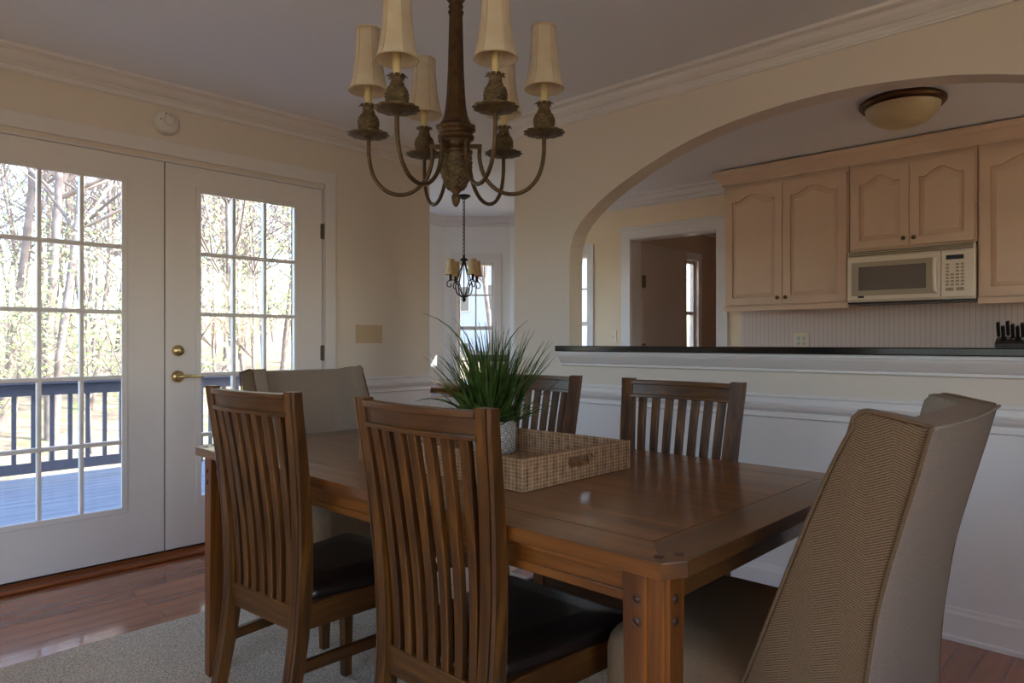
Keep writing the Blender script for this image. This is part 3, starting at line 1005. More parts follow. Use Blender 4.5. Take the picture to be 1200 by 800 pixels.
def wing_chair():
    root = empty('wing_chair')
    rings = []
    for z in (0.30, .34, .38, .42, .46, .5, .54, .58, .62, .66, .7, .74, .78, .82, .86, .89, .92, .945):
        rings.append([(a, b, z) for a, b in ucross(z)])
    # top: rises from rear (.979) to front (.9985)
    def topz(y, dz):
        return lerp(.979, .9985, max(0, min(1, y / .105))) + dz
    for dz, sh in ((-0.012, 1.0), (-0.004, .998), (0.0, .988)):
        z = .975
        cr = ucross(.979 if dz > -0.01 else .965)
        cr = [(a * sh, (b - .05) * sh + .05) for a, b in cr]
        rings.append([(a, b, topz(b, dz) - (0.004 if abs(a) < HW - .065 and b > -1 and dz >= -1 else 0) * (1 - (a / (HW - .06)) ** 2)) for a, b in cr])
    bk = MB().loft(rings, smooth=True).build('backrest', M['linen'], root)
    bk.data.materials.append(M['herring'])
    for p in bk.data.polygons:
        if abs(p.normal.x) > .8 and abs(p.center.x) > HW - .02:
            p.material_index = 1
    # seat block with rounded edges
    rs = []
    y0, y1 = 0.12, 0.637
    for z, ins in ((.30, 0.004), (.31, 0), (.455, 0), (.475, 0.004), (.491, 0.014), (.501, 0.03), (.508, 0.055), (.513, 0.11)):
        pts = []
        for (sx, sy, a0) in ((1, 1, 0), (-1, 1, 90), (-1, -1, 180), (1, -1, 270)):
            for j in range(6):
                an = R(a0 + 90 * j / 5)
                c = 0.05
                pts.append((sx * (HW - 0.004 - ins - c) + c * math.cos(an), (y1 - ins - c if sy > 0 else y0 + ins + c) + c * math.sin(an), z))
        rs.append(pts)
    MB().loft(rs, smooth=True).build('seat', M['seatfab'], root)
    # piping
    def pipe(pts, name='piping', mat='piping'):
        MB().tube(bez(pts, 5), 0.0032, 8).build(name, M[mat], root)
    zz = [.31, .38, .45, .52, .6, .68, .76, .84, .9, .95, .972]
    for s in (-1, 1):
        pipe([(s * (HW + .001), interp(rear, z) + .004, z) for z in zz] + [(s * (HW - .001), .004, .980)])
        pipe([(s * (HW + .001), interp(frontw, z) - .004, z) for z in zz] + [(s * HW, .118, .984), (s * HW, .104, .996), (s * HW, .085, .997), (s * HW, .045, .989), (s * HW, .004, .981)])
    pipe([(x_, -0.002 - 0.006 * math.cos(x_ / HW * PI / 2), .979 - .004 * (1 - (x_ / HW) ** 2)) for x_ in (-HW, -.2, -.1, 0, .1, .2, HW)], mat='linen')
    for s in (-1, 1):
        MB().tube([(s * (HW - .078), min(interp(rear, z) + lerp(0.085, 0.045, max(0, min(1, (z - .5) / .48))), interp(frontw, z) - .012) + .005, z) for z in (.52, .6, .7, .8, .9, .96)], .0032, 6).build('seam', M['piping'], root)
    for sx in (-1, 1):
        for (yy, dy) in ((.14, -.03), (.60, .0)):
            MB().loft([[(sx * (HW - .035) - a, yy + d - a, z), (sx * (HW - .035) + a, yy + d - a, z), (sx * (HW - .035) + a, yy + d + a, z), (sx * (HW - .035) - a, yy + d + a, z)] for z, a, d in ((0, .014, dy), (.31, .022, 0))], smooth=False).build('leg', M['cw_z'], root, bevel=.003)
    return root
wc = wing_chair()
wc.location = (-0.268, 1.485, RZ)
wc.rotation_euler = (0, 0, R(90))
tag(wc, 'herringbone taupe wing chair at the near table end, seen from behind', 'chair', 'upholstered wing chairs')
wf = copy_tree(wc)
wf.location = (-2.845, 1.605, RZ)
wf.rotation_euler = (0, 0, R(-90))
tag(wf, 'taupe wing chair at the far table end, in front of the glass door', 'chair', 'upholstered wing chairs')

# ================================================================== TRAY AND PLANT
tr = empty('serving_tray', (-1.445, 1.428, TZ + .001))
ax, ay, th_, hh = .335, .222, .012, .077
MB().box((-ax + .004, -ay + .004, 0), (ax - .004, ay - .004, .008)).build('tray_bottom', M['rattan'], tr)
MB().box((-ax, -ay, 0), (ax, -ay + th_, hh)).build('long_side', M['rattan'], tr, bevel=.001)
MB().box((-ax, ay - th_, 0), (ax, ay, hh)).build('long_side', M['rattan'], tr, bevel=.003)
slot = []
for (cx, a0) in ((.04, -90), (-.04, 90)):
    for j in range(7):
        an = R(a0 + 180 * j / 6)
        slot.append((cx + .013 * math.cos(an), .048 + .013 * math.sin(an)))
for s in (-1, 1):
    MB().prism(rect(-ay - .0006, 0, ay + .0006, hh + .0006), [slot], s * (ax + .0006), s * (ax - th_), 'yz').build('short_side', M['rattan'], tr, bevel=.001)
tag(tr, 'rectangular woven rattan tray with cut-out handles on the dining table', 'tray')

pl = empty('potted_grass', (-1.56, 1.55, TZ + .0095))
PR = .0775
MB().lathe([(0, 0), (PR * .95, 0), (PR * .98, .004), (PR, .1), (PR - .006, .1), (PR - .008, .082), (0, .08)], n=48).build('pot', M['pot'], pl)
MB().lathe([(0, .084), (PR - .01, .084), (0, .09)], n=24).build('soil', M['soil'], pl)
gb = MB()
gr = random.Random(8)
def blade(a, L, w, lean, droop, rb):
    p = Vector((rb * math.cos(a + gr.uniform(-1, 1)), rb * math.sin(a + gr.uniform(-1, 1)), .085))
    d = Vector((math.cos(a), math.sin(a), 0))
    t_ = Vector((-d.y, d.x, 0))
    ang = lean
    n = 9
    tw = gr.uniform(-1.2, 1.2) if L < .34 else .9
    vs = []
    for i in range(n + 1):
        s = i / n
        ww = w * (1 - s ** 2.2) + .0004
        pn = d * math.cos(ang) - Vector((0, 0, 1)) * math.sin(ang)
        nrm = (t_ * math.cos(tw) + pn * math.sin(tw)) * ww
        vs += [p - nrm, p + nrm]
        ang = lean + droop * s * s
        p = p + (Vector((0, 0, 1)) * math.cos(ang) + d * math.sin(ang)) * (L / n)
    gb.add(vs, [(2 * i, 2 * i + 1, 2 * i + 3, 2 * i + 2) for i in range(n)], True)
for k in range(460):
    ln = gr.uniform(.15, .33) * (1.0 if gr.random() > .35 else .8)
    blade(gr.uniform(0, 6.28), ln, gr.uniform(.0014, .0034), abs(gr.gauss(0.27, .22)), gr.uniform(.0, .5), gr.uniform(0, .058))
for k in range(70):
    blade(gr.uniform(0, 6.28), gr.uniform(.1, .19), .003, gr.uniform(.6, 1.1), gr.uniform(.2, 1.3), gr.uniform(.02, .06))
# the long arching blades: direction in world, to image left/right
la = math.atan2(-math.sin(R(43.5)) , -math.cos(R(43.5)))
blade(la, .43, .0042, .15, 1.35, .02)
blade(la + .2, .36, .0040, .05, .85, .02)
blade(la + .2, .30, .004, .42, .6, .04)
blade(la + PI, .36, .0042, .0, 1.1, .02)
blade(la + PI - .2, .30, .004, .36, .5, .04)
blade(la + PI + .4, .26, .004, .9, .2, .04)
blade(la - .2, .24, .004, .95, 1.2, .05)
gb.build('grass_blades', M['blade'], pl)
tag(pl, 'green ornamental grass in a white and grey patterned pot on the tray', 'plant')

# ================================================================== CHANDELIER
CX, CY, HB = -1.565, 1.405, 1.737
def zpx(y):
    return 1.12 + (400 - y) * 2.1 / 820
ch = empty('chandelier', (CX, CY, 0))
colp = [(0.004, 2.20), (.012, 2.19), (.03, 2.175), (.034, 2.16), (.032, 2.15), (.022, 2.135), (.018, 2.128), (.023, 2.122), (.018, 2.113), (.024, 2.105), (.0185, 2.095)]
colp += [(.019, 2.08), (.0205, 2.02), (.0225, 1.94), (.0265, 1.86), (.030, 1.82), (.036, 1.795), (.044, 1.775), (.050, 1.765), (.056, 1.765), (.058, 1.758), (.056, 1.75), (.049, 1.747), (.050, 1.737), (.055, 1.733), (.054, 1.726), (.045, 1.719)]
# fluted column
n = 36
rings = []
for r_, z in colp:
    fl = .0016 if 1.80 < z < 2.10 else (.003 if 1.745 <= z < 1.77 else 0)
    rings.append([((r_ + fl * math.cos(12 * 2 * PI * k / n)) * math.cos(2 * PI * k / n), (r_ + fl * math.cos(12 * 2 * PI * k / n)) * math.sin(2 * PI * k / n), z) for k in range(n)])
MB().loft(rings).build('column', M['bronze'], ch)
MB().lathe([(0, 1.722), (.044, 1.722), (.044, 1.714), (.041, 1.712), (.041, 1.692), (.045, 1.69), (.045, 1.682), (0, 1.68)], n=32).build('arm_hub', M['bronze'], ch)
def pineapple(prof_, n, rows, amp):
    """lathe with diamond relief"""
    z0, z1 = prof_[0][1], prof_[-1][1]
    rings = []
    S = rows * 6
    for i in range(S + 1):
        z = lerp(z0, z1, i / S)
        r_ = interp([(b, a) for a, b in prof_], z)
        ring = []
        for k in range(n * 6):
            a = 2 * PI * k / (n * 6)
            u = a / (2 * PI) * n
            v = i / 6
            d = abs(math.sin(PI * (u + v / 1.0))) * abs(math.sin(PI * (u - v / 1.0)))
            ring.append(((r_ + amp * (d ** .6 - .4) * min(1, r_ / .02)) * math.cos(a), (r_ + amp * (d ** .6 - .4) * min(1, r_ / .02)) * math.sin(a), z))
        rings.append(ring)
    return MB().loft(rings)
pineapple([(.012, 1.568), (.026, 1.578), (.036, 1.60), (.044, 1.625), (.047, 1.65), (.045, 1.672), (.038, 1.684)], 12, 8, .007).build('pineapple_body', M['bronze2'], ch)
MB().lathe([(0, 1.522), (.006, 1.526), (.011, 1.535), (.0135, 1.548), (.012, 1.558), (.008, 1.562), (.013, 1.566), (.014, 1.572), (0, 1.574)], n=20).build('finial', M['bronze'], ch)
# chain and ceiling canopy above the frame of the photo
z = 2.20
lk = 0
cm = MB()
while z < 2.40:
    pts = [((.009 * math.cos(a) if lk % 2 == 0 else 0), (.009 * math.cos(a) if lk % 2 else 0), z + .016 + .018 * math.sin(a)) for a in [2 * PI * i / 12 for i in range(13)]]
    cm.tube(pts, .0025, 6, cap=False)
    z += .028
    lk += 1
cm.build('chain', M['bronze'], ch)
MB().lathe([(0, 2.39), (.02, 2.39), (.03, 2.405), (.06, 2.42), (.066, 2.44), (0, 2.44)], n=32).build('ceiling_canopy', M['bronze'], ch)
pine_s = [(.020, .002), (.027, .014), (.031, .030), (.031, .042), (.027, .054), (.0195, .063), (.0165, .074)]
def crown_leaves(m, z, r0):
    for k in range(8):
        a = 2 * PI * k / 8
        d = Vector((math.cos(a), math.sin(a), 0))
        t_ = Vector((-d.y, d.x, 0))
        P = [Vector((0, 0, z)) + d * r0, Vector((0, 0, z + .014)) + d * (r0 + .001), Vector((0, 0, z + .022)) + d * (r0 + .008), Vector((0, 0, z + .018)) + d * (r0 + .014)]
        W = [.006, .007, .006, .001]
        vs = []
        for p, w in zip(P, W):
            vs += [p - t_ * w, p + t_ * w]
        for p, w in zip(P, W):
            vs += [p - t_ * w - d * .0025, p + t_ * w - d * .0025]
        fs = []
        for i in range(3):
            fs += [(2 * i, 2 * i + 1, 2 * i + 3, 2 * i + 2), (8 + 2 * i, 8 + 2 * i + 1, 8 + 2 * i + 3, 8 + 2 * i + 2), (2 * i, 2 * i + 2, 8 + 2 * i + 2, 8 + 2 * i), (2 * i + 1, 2 * i + 3, 8 + 2 * i + 3, 8 + 2 * i + 1)]
        fs += [(6, 7, 15, 14), (0, 1, 9, 8)]
        m.add(vs, fs)
def shade_mesh(r0, r1, h, npan=6, th=.0012):
    """bell shade, panels, open both ends"""
    rings = []
    N = npan * 8
    prof_ = [(0, r0), (.06, r0 * .935), (.15, r0 * .86), (.3, r0 * .775), (.5, lerp(r0, r1, .78)), (.75, lerp(r0, r1, .94)), (1, r1)]
    rows = [i / 12 for i in range(13)]
    def ring(s, off):
        r_ = interp(prof_, s) + off
        out = []
        for k in range(N):
            a = 2 * PI * k / N
            f = (k % 8) / 8
            sc_ = 1 - .035 * math.sin(PI * f)
            out.append((r_ * sc_ * math.cos(a), r_ * sc_ * math.sin(a), s * h))
        return out
    for s in rows:
        rings.append(ring(s, 0))
    for s in rows[::-1]:
        rings.append(ring(s, -th))
    rings.append(rings[0])
    return MB().loft(rings, cap=False)
AR = .264
first = None
for k in range(6):
    ang = R(43.5) + R(-2) + k * PI / 3
    if first is None:
        arm = empty('arm_group')
        bpy.data.objects.remove(arm)
        pts = [(.036, 0, 1.703), (.066, 0, 1.703)]
        am = MB()
        am.box((.036, -.006, 1.697), (.078, .006, 1.709))
        am.tube(bez([(.071, 0, 1.705), (.072, 0, 1.66), (.088, 0, 1.610), (.125, 0, 1.572), (.170, 0, 1.560), (.215, 0, 1.575), (.248, 0, 1.615), (.262, 0, 1.670), (AR, 0, 1.735)], 6), .0062, 8)
        a0 = am.build('arm', M['bronze'], ch)
        bob = MB()
        rr = []
        NB = 104
        for r_, z_ in ((.004, -.010), (.012, -.010), (.016, -.004), (.034, -.003), (.052, .001), (.061, .005), (.060, .007), (.048, .004), (.02, .003), (.004, .004)):
            sc_ = .0025 if r_ > .045 else 0
            rr.append([((r_ + sc_ * math.cos(13 * 2 * PI * j / NB)) * math.cos(2 * PI * j / NB), (r_ + sc_ * math.cos(13 * 2 * PI * j / NB)) * math.sin(2 * PI * j / NB), z_) for j in range(NB)])
        bob.loft(rr)
        bob.build('drip_pan', M['bronze2'], a0, loc=(AR, 0, HB))
        pm = pineapple(pine_s, 12, 7, .0042)
        crown_leaves(pm, .070, .0155)
        pm.build('candle_cup', M['bronze2'], a0, loc=(AR, 0, HB + .002))
        MB().lathe([(0, .06), (.0105, .06), (.0105, .165), (0, .166)], n=16).build('candle_sleeve', M['sleeve'], a0, loc=(AR, 0, HB))
        shm = shade_mesh(.059, .036, .185)
        sd = shm.build('lamp_shade', M['shade'], a0, loc=(AR, 0, HB + .135))
        trm = MB()
        for r_, z_ in ((.0595, .001), (.0370, .184)):
            trm.tube([(r_ * math.cos(2 * PI * j / 48) * (1 - .035 * math.sin(PI * ((j % 8) / 8))), r_ * math.sin(2 * PI * j / 48) * (1 - .035 * math.sin(PI * ((j % 8) / 8))), z_) for j in range(49)], .0018, 6, cap=False)
        for j in range(6):
            a_ = 2 * PI * j / 6
            trm.tube([(interp([(0, .0592), (.06, .0554), (.15, .051), (.3, .046), (.5, .0413), (.75, .0376), (1, .0365)], s_ / 12) * math.cos(a_), interp([(0, .0592), (.06, .0554), (.15, .051), (.3, .046), (.5, .0413), (.75, .0376), (1, .0365)], s_ / 12) * math.sin(a_), s_ / 12 * .185) for s_ in range(13)], .0011, 5, cap=False)
        trm.build('shade_trim', M['shadetrim'], a0, loc=(AR, 0, HB + .135))
        first = a0
        o = a0
    else:
        o = copy_tree(first, ch)
    o.rotation_euler = (0, 0, ang)
tag(ch, 'bronze pineapple chandelier with six bell-shaped cream shades hanging over the dining table', 'chandelier')

# ================================================================== NOOK
nc = empty('chandelier', (-4.67, 4.29, 0))
MB().lathe([(0, 2.405), (.02, 2.405), (.055, 2.425), (.06, 2.44), (0, 2.44)], n=20).build('ceiling_canopy', M['iron'], nc)
cm = MB()
z = 1.90
lk = 0
while z < 2.40:
    pts = [((.010 * math.cos(a) if lk % 2 == 0 else 0), (.010 * math.cos(a) if lk % 2 else 0), z + .02 + .022 * math.sin(a)) for a in [2 * PI * i / 10 for i in range(11)]]
    cm.tube(pts, .0035, 5, cap=False)
    z += .034
    lk += 1
cm.build('chain', M['iron'], nc)
MB().lathe([(0, 1.845), (.035, 1.85), (.035, 1.862), (.012, 1.875), (.01, 1.905), (0, 1.907)], n=16).build('top_cap', M['iron'], nc)
MB().lathe([(0, 1.472), (.014, 1.487), (.022, 1.503), (.010, 1.518), (.02, 1.53), (0, 1.535)], n=16).build('finial', M['iron'], nc)
MB().tube([(0, 0, 1.53), (0, 0, 1.86)], .005, 6).build('centre_rod', M['iron'], nc)
nf = None
for k in range(4):
    if nf is None:
        am = MB()
        am.tube(bez([(.01, 0, 1.85), (.03, 0, 1.78), (.065, 0, 1.70), (.088, 0, 1.62), (.075, 0, 1.555), (.03, 0, 1.525), (.008, 0, 1.52)], 6), .0055, 6)
        am.tube(bez([(.012, 0, 1.53), (.05, 0, 1.60), (.09, 0, 1.665), (.145, 0, 1.665), (.178, 0, 1.645), (.17, 0, 1.61), (.14, 0, 1.61), (.138, 0, 1.635)], 6), .0048, 6)
        a0 = am.build('arm', M['iron'], nc)
        MB().lathe([(0, 1.66), (.02, 1.664), (.012, 1.67), (.011, 1.74), (0, 1.742)], n=12).build('candle_cup', M['iron'], a0, loc=(.142, 0, 0))
        shade_mesh(.056, .036, .14).build('lamp_shade', M['shade2'], a0, loc=(.142, 0, 1.715))
        nf = a0
        o = a0
    else:
        o = copy_tree(nf, nc)
    o.rotation_euler = (0, 0, R(43.5) + R(37) + 2 * PI * k / 4)
tag(nc, 'small dark iron chandelier with gold fabric shades in the breakfast nook', 'chandelier')

nt = empty('breakfast_table', (-4.66, 4.28, 0))
MB().lathe([(0, .72), (.52, .72), (.545, .728), (.55, .745), (.545, .752), (0, .752)], n=56).build('tabletop', M['tw_x'], nt)
MB().lathe([(.46, .655), (.46, .72), (.44, .72), (.44, .655), (.46, .655)], n=48, cap=False).build('apron', M['tw_z'], nt)
MB().lathe([(0, .07), (.06, .07), (.08, .12), (.045, .2), (.06, .4), (.04, .55), (.08, .655), (0, .66)], n=24).build('pedestal', M['tw_z'], nt)
for k in range(4):
    a = PI / 4 + k * PI / 2
    MB().tube(bez([(.04 * math.cos(a), .04 * math.sin(a), .12), (.2 * math.cos(a), .2 * math.sin(a), .10), (.34 * math.cos(a), .34 * math.sin(a), .02)], 5), [.03] * 10 + [.018], 8).build('foot', M['tw_z'], nt)
tag(nt, 'round brown wooden breakfast table standing in the nook under the small chandelier', 'table')

def nook_chair():
    rt = empty('wooden_chair')
    for s in (-1, 1):
        MB().tube(bez([(s * .19, -.06, 0), (s * .19, -.02, .25), (s * .19, 0, .45), (s * .195, -.03, .75), (s * .2, -.08, .99)], 5), .016, 8).build('rear_post', M['cw_z'], rt)
        MB().tube([(s * .19, .38, 0), (s * .19, .38, .44)], [.012, .018], 8).build('front_leg', M['cw_z'], rt)
    for z, y in ((.95, -.072), (.72, -.028)):
        MB().box((-.19, y - .008, z - .035), (.19, y + .012, z + .035)).build('back_rail', M['cw_x'], rt, bevel=.004)
    MB().box((-.215, -.02, .435), (.215, .42, .462)).build('seat', M['cw_x'], rt, bevel=.01)
    for y in (0, .38):
        MB().box((-.18, y - .008, .2), (.18, y + .008, .225)).build('stretcher', M['cw_x'], rt)
    return rt
n1 = nook_chair()
def putn(o, a, rad, label):
    o.location = (-4.66 + rad * math.cos(a), 4.28 + rad * math.sin(a), 0)
    o.rotation_euler = (0, 0, a + PI / 2)
    tag(o, label, 'chair', 'breakfast nook chairs')
putn(n1, R(205), .80, 'wooden chair left of the breakfast table, slanted back just past the wall end')
n2 = copy_tree(n1)
putn(n2, R(120), .80, 'wooden chair behind the breakfast table, in front of the narrow nook window')

# ================================================================== BAR LEDGE / KITCHEN
led = MB().prism([(-2.502, YR - .075), (.34, YR - .075), (.34, YR - .0005), (.256, YR - .0005), (.256, YR + TH + .09), (-2.457, YR + TH + .09), (-2.457, YR - .0005), (-2.502, YR - .0005)], [], 1.0665, 1.0965, 'xy').build('bar_ledge', M['granite'], bevel=.004)
tag(led, 'polished black granite bar ledge across the arched pass-through', 'countertop')

# base cabinets and worktop on the kitchen back wall (mostly hidden behind the ledge)
def cab_frame(w, h, arch_h, st=.055):
    """cathedral door: outer rect, inner arched hole, local x,z from 0"""
    x0, x1, z0 = st, w - st, st
    zt = h - st - arch_h
    hole = [(x0, z0), (x1, z0), (x1, zt)]
    n_ = 20
    for i in range(n_ + 1):
        t = i / n_
        x_ = lerp(x1, x0, t)
        u = abs(2 * t - 1)
        e = .82
        zz = 0 if u > e else (0.5 + .5 * math.cos(PI * (u / e))) ** .85
        hole.append((x_, zt + arch_h * zz))
    hole.append((x0, zt))
    # drop duplicate points
    out = []
    for p in hole:
        if not out or (abs(p[0] - out[-1][0]) + abs(p[1] - out[-1][1])) > 1e-4:
            out.append(p)
    return out
def cathedral_door(parent, x, z, w, h, y, knob_side, knob_low=True, arch_h=.05, name='door'):
    hole = cab_frame(w, h, arch_h)
    d = MB().prism(rect(0, 0, w, h), [hole], 0, -.02, 'xz').build(name, M['cabinet'], parent, bevel=.002, loc=(x, y, z))
    cx = w / 2
    cz = h / 2
    def shrink(p, dd):
        a = p[0] + (dd if p[0] < cx else -dd) * min(1, abs(p[0] - cx) / .02)
        b = p[1] + dd if p[1] < cz else p[1] - dd
        return (a, b)
    r0 = [(a, -.003, b) for a, b in hole]
    r1 = [(shrink(p, .004)[0], -.006, shrink(p, .004)[1]) for p in hole]
    r2 = [(shrink(p, .030)[0], -.0155, shrink(p, .030)[1]) for p in hole]
    MB().loft([r0, r1, r2], smooth=False).build('raised_panel', M['cabinet'], d)
    if knob_side is not None:
        kx = w - .028 if knob_side > 0 else .028
        kz = .045 if knob_low else h - .05
        MB().lathe([(0, 0), (.007, 0), (.006, .008), (.013, .016), (.014, .022), (.009, .027), (0, .028)], n=16).build('knob', M['bronze2'], d, loc=(kx, -.02, kz), rot=(R(90), 0, 0))
    return d
YC = 5.09
def wall_cab(name, x0, x1, z0, z1, doors, label, lightrail=True):
    rt = empty(name, (x0, YC, 0))
    w = x1 - x0
    MB().box((0, 0, z0), (w, YB - YC, z1)).build('body', M['cabinet'], rt, bevel=.002)
    if lightrail:
        MB().box((-.0, -.022, z0 - .035), (w, .0, z0 + .003)).build('light_rail', M['cabinet'], rt, bevel=.004)
    g_ = .004
    nd = len(doors)
    dw = (w - .024 - g_ * (nd - 1)) / nd
    for i, ks in enumerate(doors):
        cathedral_door(rt, .012 + i * (dw + g_), z0 + .012, dw, z1 - z0 - .07, -.0005, ks)
    tag(rt, label, 'cabinet', 'kitchen wall cabinets')
wall_cab('wall_cabinet', -2.545, -1.632, 1.385, 2.345, (1, -1), 'tall double-door pickled maple wall cabinet at the left end beside the kitchen doorway')
wall_cab('wall_cabinet', -1.628, -0.886, 1.735, 2.345, (1, -1), 'short double-door maple wall cabinet directly above the microwave', False)
wall_cab('wall_cabinet', -0.882, 0.05, 1.385, 2.345, (1, -1), 'tall maple wall cabinet to the right of the microwave')
cc = [(0, 2.32), (.008, 2.32), (.01, 2.335), (.018, 2.342), (.03, 2.356), (.052, 2.385), (.06, 2.392), (.064, 2.405), (.066, 2.426), (0, 2.426)]
ccm = MB()
ccm.loft([[(x_ - a * (1 if i == 0 else 0), YC - .0215 - a, z_) for a, z_ in cc] for i, x_ in ((0, -2.5465), (1, .05))], smooth=False)
ccm.loft([[(-2.5465 - a, y_ - a * (1 if i == 0 else 0), z_) for a, z_ in cc] for i, y_ in ((0, YC - .0215), (1, YB - .098))], smooth=False)
tag(ccm.build('cabinet_crown', M['cabinet']), 'maple crown moulding running along the top of the kitchen wall cabinets', 'moulding')

# microwave
mw = empty('microwave', (-1.625, YC - .06, 1.385))
W, HH = .735, .345
MB().box((0, .02, 0), (W, YB - YC + .058, HH)).build('body', M['micro'], mw, bevel=.004)
MB().box((.0, .015, -.012), (W, .30, -.001)).build('bottom_vent', M['black'], mw)
dm = MB().prism(rect(.003, .012, .555, .30), [rect(.07, .075, .475, .235)], -.004, .02, 'xz').build('door', M['micro'], mw, bevel=.003)
MB().prism(rect(.03, .04, .515, .265), [rect(.07, .075, .475, .235)], -.006, -.0035, 'xz').build('door_border', plain('bisque_grey', (172, 160, 138), .35), dm)
MB().box((.068, .004, .073), (.477, .010, .237)).build('window', M['microdark'], dm)
MB().tube(bez([(.528, -.004, .045), (.528, -.034, .06), (.528, -.042, .15), (.528, -.034, .245), (.528, -.004, .262)], 6), .011, 10).build('handle', M['micro'], dm)
MB().box((.07, -.0055, .027), (.108, -.004, .040)).build('badge', M['black'], dm)
cp = MB().box((.560, -.004, .012), (W - .003, .02, .30)).build('control_panel', M['micro'], mw, bevel=.003)
MB().box((.585, -.0055, .245), (.68, -.0035, .272)).build('display', M['black'], cp)
bt = MB()
for i in range(4):
    for j in range(7):
        if i == 1 and j > 3:
            continue
        bt.box((.583 + i * .027, -.006, .082 + j * .021), (.601 + i * .027, -.0038, .094 + j * .021))
bt.box((.583, -.006, .05), (.625, -.0038, .07)).box((.640, -.006, .05), (.682, -.0038, .07))
bt.build('button', plain('button_tan', (164, 150, 124), .5), cp)
vg = MB()
for i in range(3):
    vg.box((.01, .004, .309 + i * .012), (W - .01, .02, .316 + i * .012))
vg.build('top_grille', plain('bisque_vent', (150, 136, 112), .5), mw)
tag(mw, 'bisque over-the-range microwave with dark window mounted under the short cabinet', 'microwave')

struct(box((-2.54, YB - .012, .93), (1.35, YB - .0005, 1.40)).build('trim_15', M['bead']))
bc_ = empty('base_cabinet', (-2.545, 4.80, 0))
MB().box((0, .06, 0), (3.8, .578, .09)).build('toe_kick', M['black'], bc_)
MB().box((0, 0, .09), (3.8, .578, .878)).build('body', M['cabinet'], bc_, bevel=.002)
for i in range(8):
    MB().box((.012 + i * .474, -.02, .70), (.474 + i * .474, 0, .86)).build('drawer', M['cabinet'], bc_, bevel=.003)
    cathedral_door(bc_, .012 + i * .474, .11, .462, .57, -.0005, 1 if i % 2 == 0 else -1, False)
tag(bc_, 'maple base cabinet run along the kitchen back wall behind the bar', 'cabinet')
wt_ = box((-2.56, 4.775, .8785), (1.34, YB - .0125, .915)).build('kitchen_worktop', M['granite'], bevel=.004)
tag(wt_, 'black worktop on the base cabinets behind the bar ledge', 'countertop')

# knife block with knives
kb = empty('knife_block', (-.72, 5.17, .9155))
MB().prism([(-.10, 0), (.06, 0), (.06, .10), (-.02, .235), (-.10, .195)], [], -.075, .075, 'yz').build('block', M['peg'], kb, bevel=.004)
tag(kb, 'dark knife block standing on the kitchen worktop at the right', 'knife block')
for i, (dx, dz) in enumerate(((-.06, .0), (-.036, -.022), (-.012, .006), (.012, -.012), (.036, -.024), (.06, -.006))):
    kv = empty('kitchen_knife', (-.72 + dx, 5.125, 1.125 + dz))
    for row, dd in ((0, 0),):
        kv.rotation_euler = (R(20), 0, 0)
        MB().box((-.0088, -.012, .03), (.0088, .012, .118)).build('handle', M['black'], kv, bevel=.003)
        MB().box((-.007, -.010, -.02), (.007, .010, .032)).build('bolster', M['steel'], kv)
    tag(kv, 'black-handled kitchen knife, ' + ('leftmost', 'second from the left', 'third from the left', 'third from the right', 'second from the right', 'rightmost')[i] + ' in the knife block', 'knife', 'knives in the block')

# flush ceiling light
fl = empty('ceiling_light', (-1.085, 4.24, 0))
MB().lathe([(0, 2.44), (.195, 2.44), (.213, 2.425), (.212, 2.412), (.20, 2.398), (.188, 2.395), (.18, 2.41), (0, 2.41)], n=48).build('rim', plain('bronze_rim', (88, 62, 40), .3, .9), fl)
MB().lathe([(.186, 2.405), (.18, 2.38), (.162, 2.35), (.13, 2.32), (.085, 2.298), (.04, 2.289), (0, 2.287)], n=48).build('glass_dome', M['frosted'], fl)
tag(fl, 'round flush ceiling light with bronze rim and cream glass dome in the kitchen', 'ceiling light')

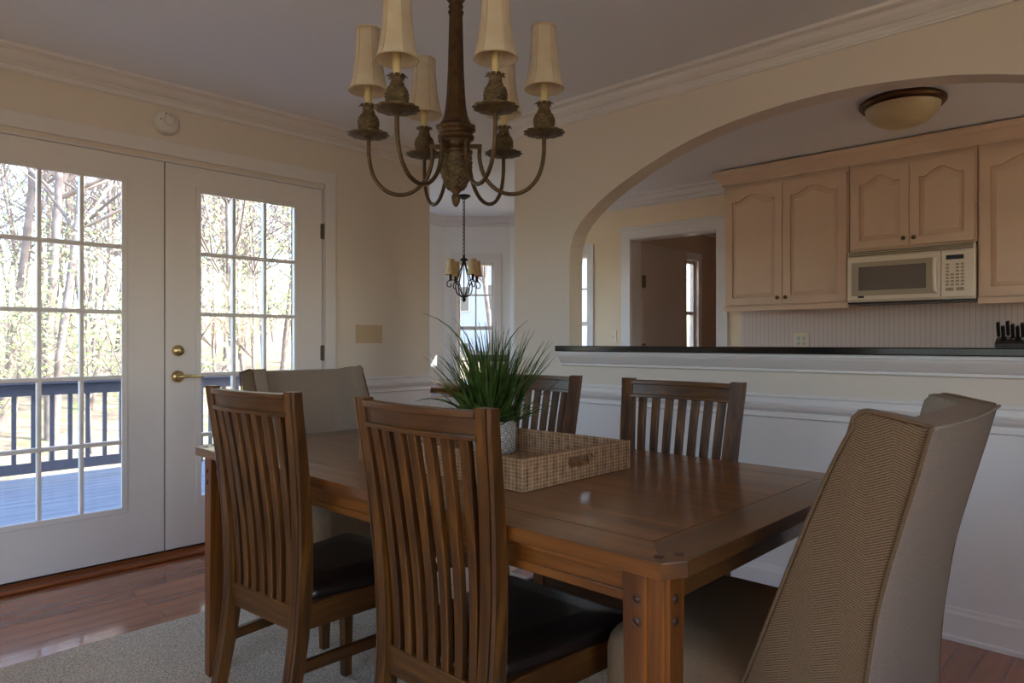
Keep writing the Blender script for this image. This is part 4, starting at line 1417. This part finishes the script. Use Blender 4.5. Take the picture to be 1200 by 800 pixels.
# plates, outlets, detector
def plate(name, loc, rz, w, h, mat, label, cat, kind='switch', n=1, group=None):
    rt = empty(name, loc, rz)
    MB().box((-w / 2, -.006, -h / 2), (w / 2, 0, h / 2)).build('cover_plate', mat, rt, bevel=.002)
    for i in range(n):
        cx = (i - (n - 1) / 2) * .046
        if kind == 'switch':
            MB().box((cx - .005, -.014, -.011), (cx + .005, -.005, .011)).build('toggle', mat, rt, bevel=.002)
        else:
            for dz in (-.02, .02):
                MB().lathe([(0, 0), (.016, 0), (.016, .002), (0, .0022)], n=16).build('socket', M['plastic'], rt, loc=(cx, -.006, dz), rot=(R(90), 0, 0))
                MB().box((cx - .007, -.0092, dz - .004), (cx - .005, -.008, dz + .005)).box((cx + .005, -.0092, dz - .004), (cx + .007, -.008, dz + .005)).build('slot', M['black'], rt)
    tag(rt, label, cat)
    return rt
plate('switch_plate', (XL + .0005, 2.655, 1.168), R(90), .205, .117, M['plate'], 'wide tan switch plate on the cream wall right of the glass door', 'light switch', 'switch', 1)
plate('wall_outlet', (-2.065, YB - .0125, 1.128), 0, .115, .115, plain('ivory_plate', (232, 216, 184), .4), 'ivory double outlet plate on the beadboard below the left wall cabinet', 'outlet', 'outlet', 2)
plate('switch_plate', (-3.80, YB - .0005, 1.165), 0, .072, .117, plain('ivory_plate2', (232, 216, 184), .4), 'ivory switch plate on the yellow wall left of the kitchen doorway', 'light switch', 'switch', 1)
sd = empty('smoke_detector', (XL + .0005, 1.397, 2.252))
MB().lathe([(0, 0), (.066, 0), (.066, .006), (.060, .012), (.058, .026), (.05, .034), (.03, .036), (0, .036)], n=40).build('housing', M['plastic'], sd, rot=(0, R(90), 0))
MB().lathe([(0, .034), (.026, .034), (.026, .041), (.02, .044), (0, .044)], n=28).build('sensor_cap', M['plastic'], sd, rot=(0, R(90), 0), loc=(0, .004, .008))
for (yy, zz) in ((-.038, .006), (-.012, .040), (.008, .036)):
    MB().lathe([(0, .0345), (.004, .0345), (.004, .037), (0, .037)], n=10).build('indicator', M['darkmetal'], sd, rot=(0, R(90), 0), loc=(-.001, yy, zz))
tag(sd, 'round white smoke detector on the wall above the French doors', 'smoke detector')
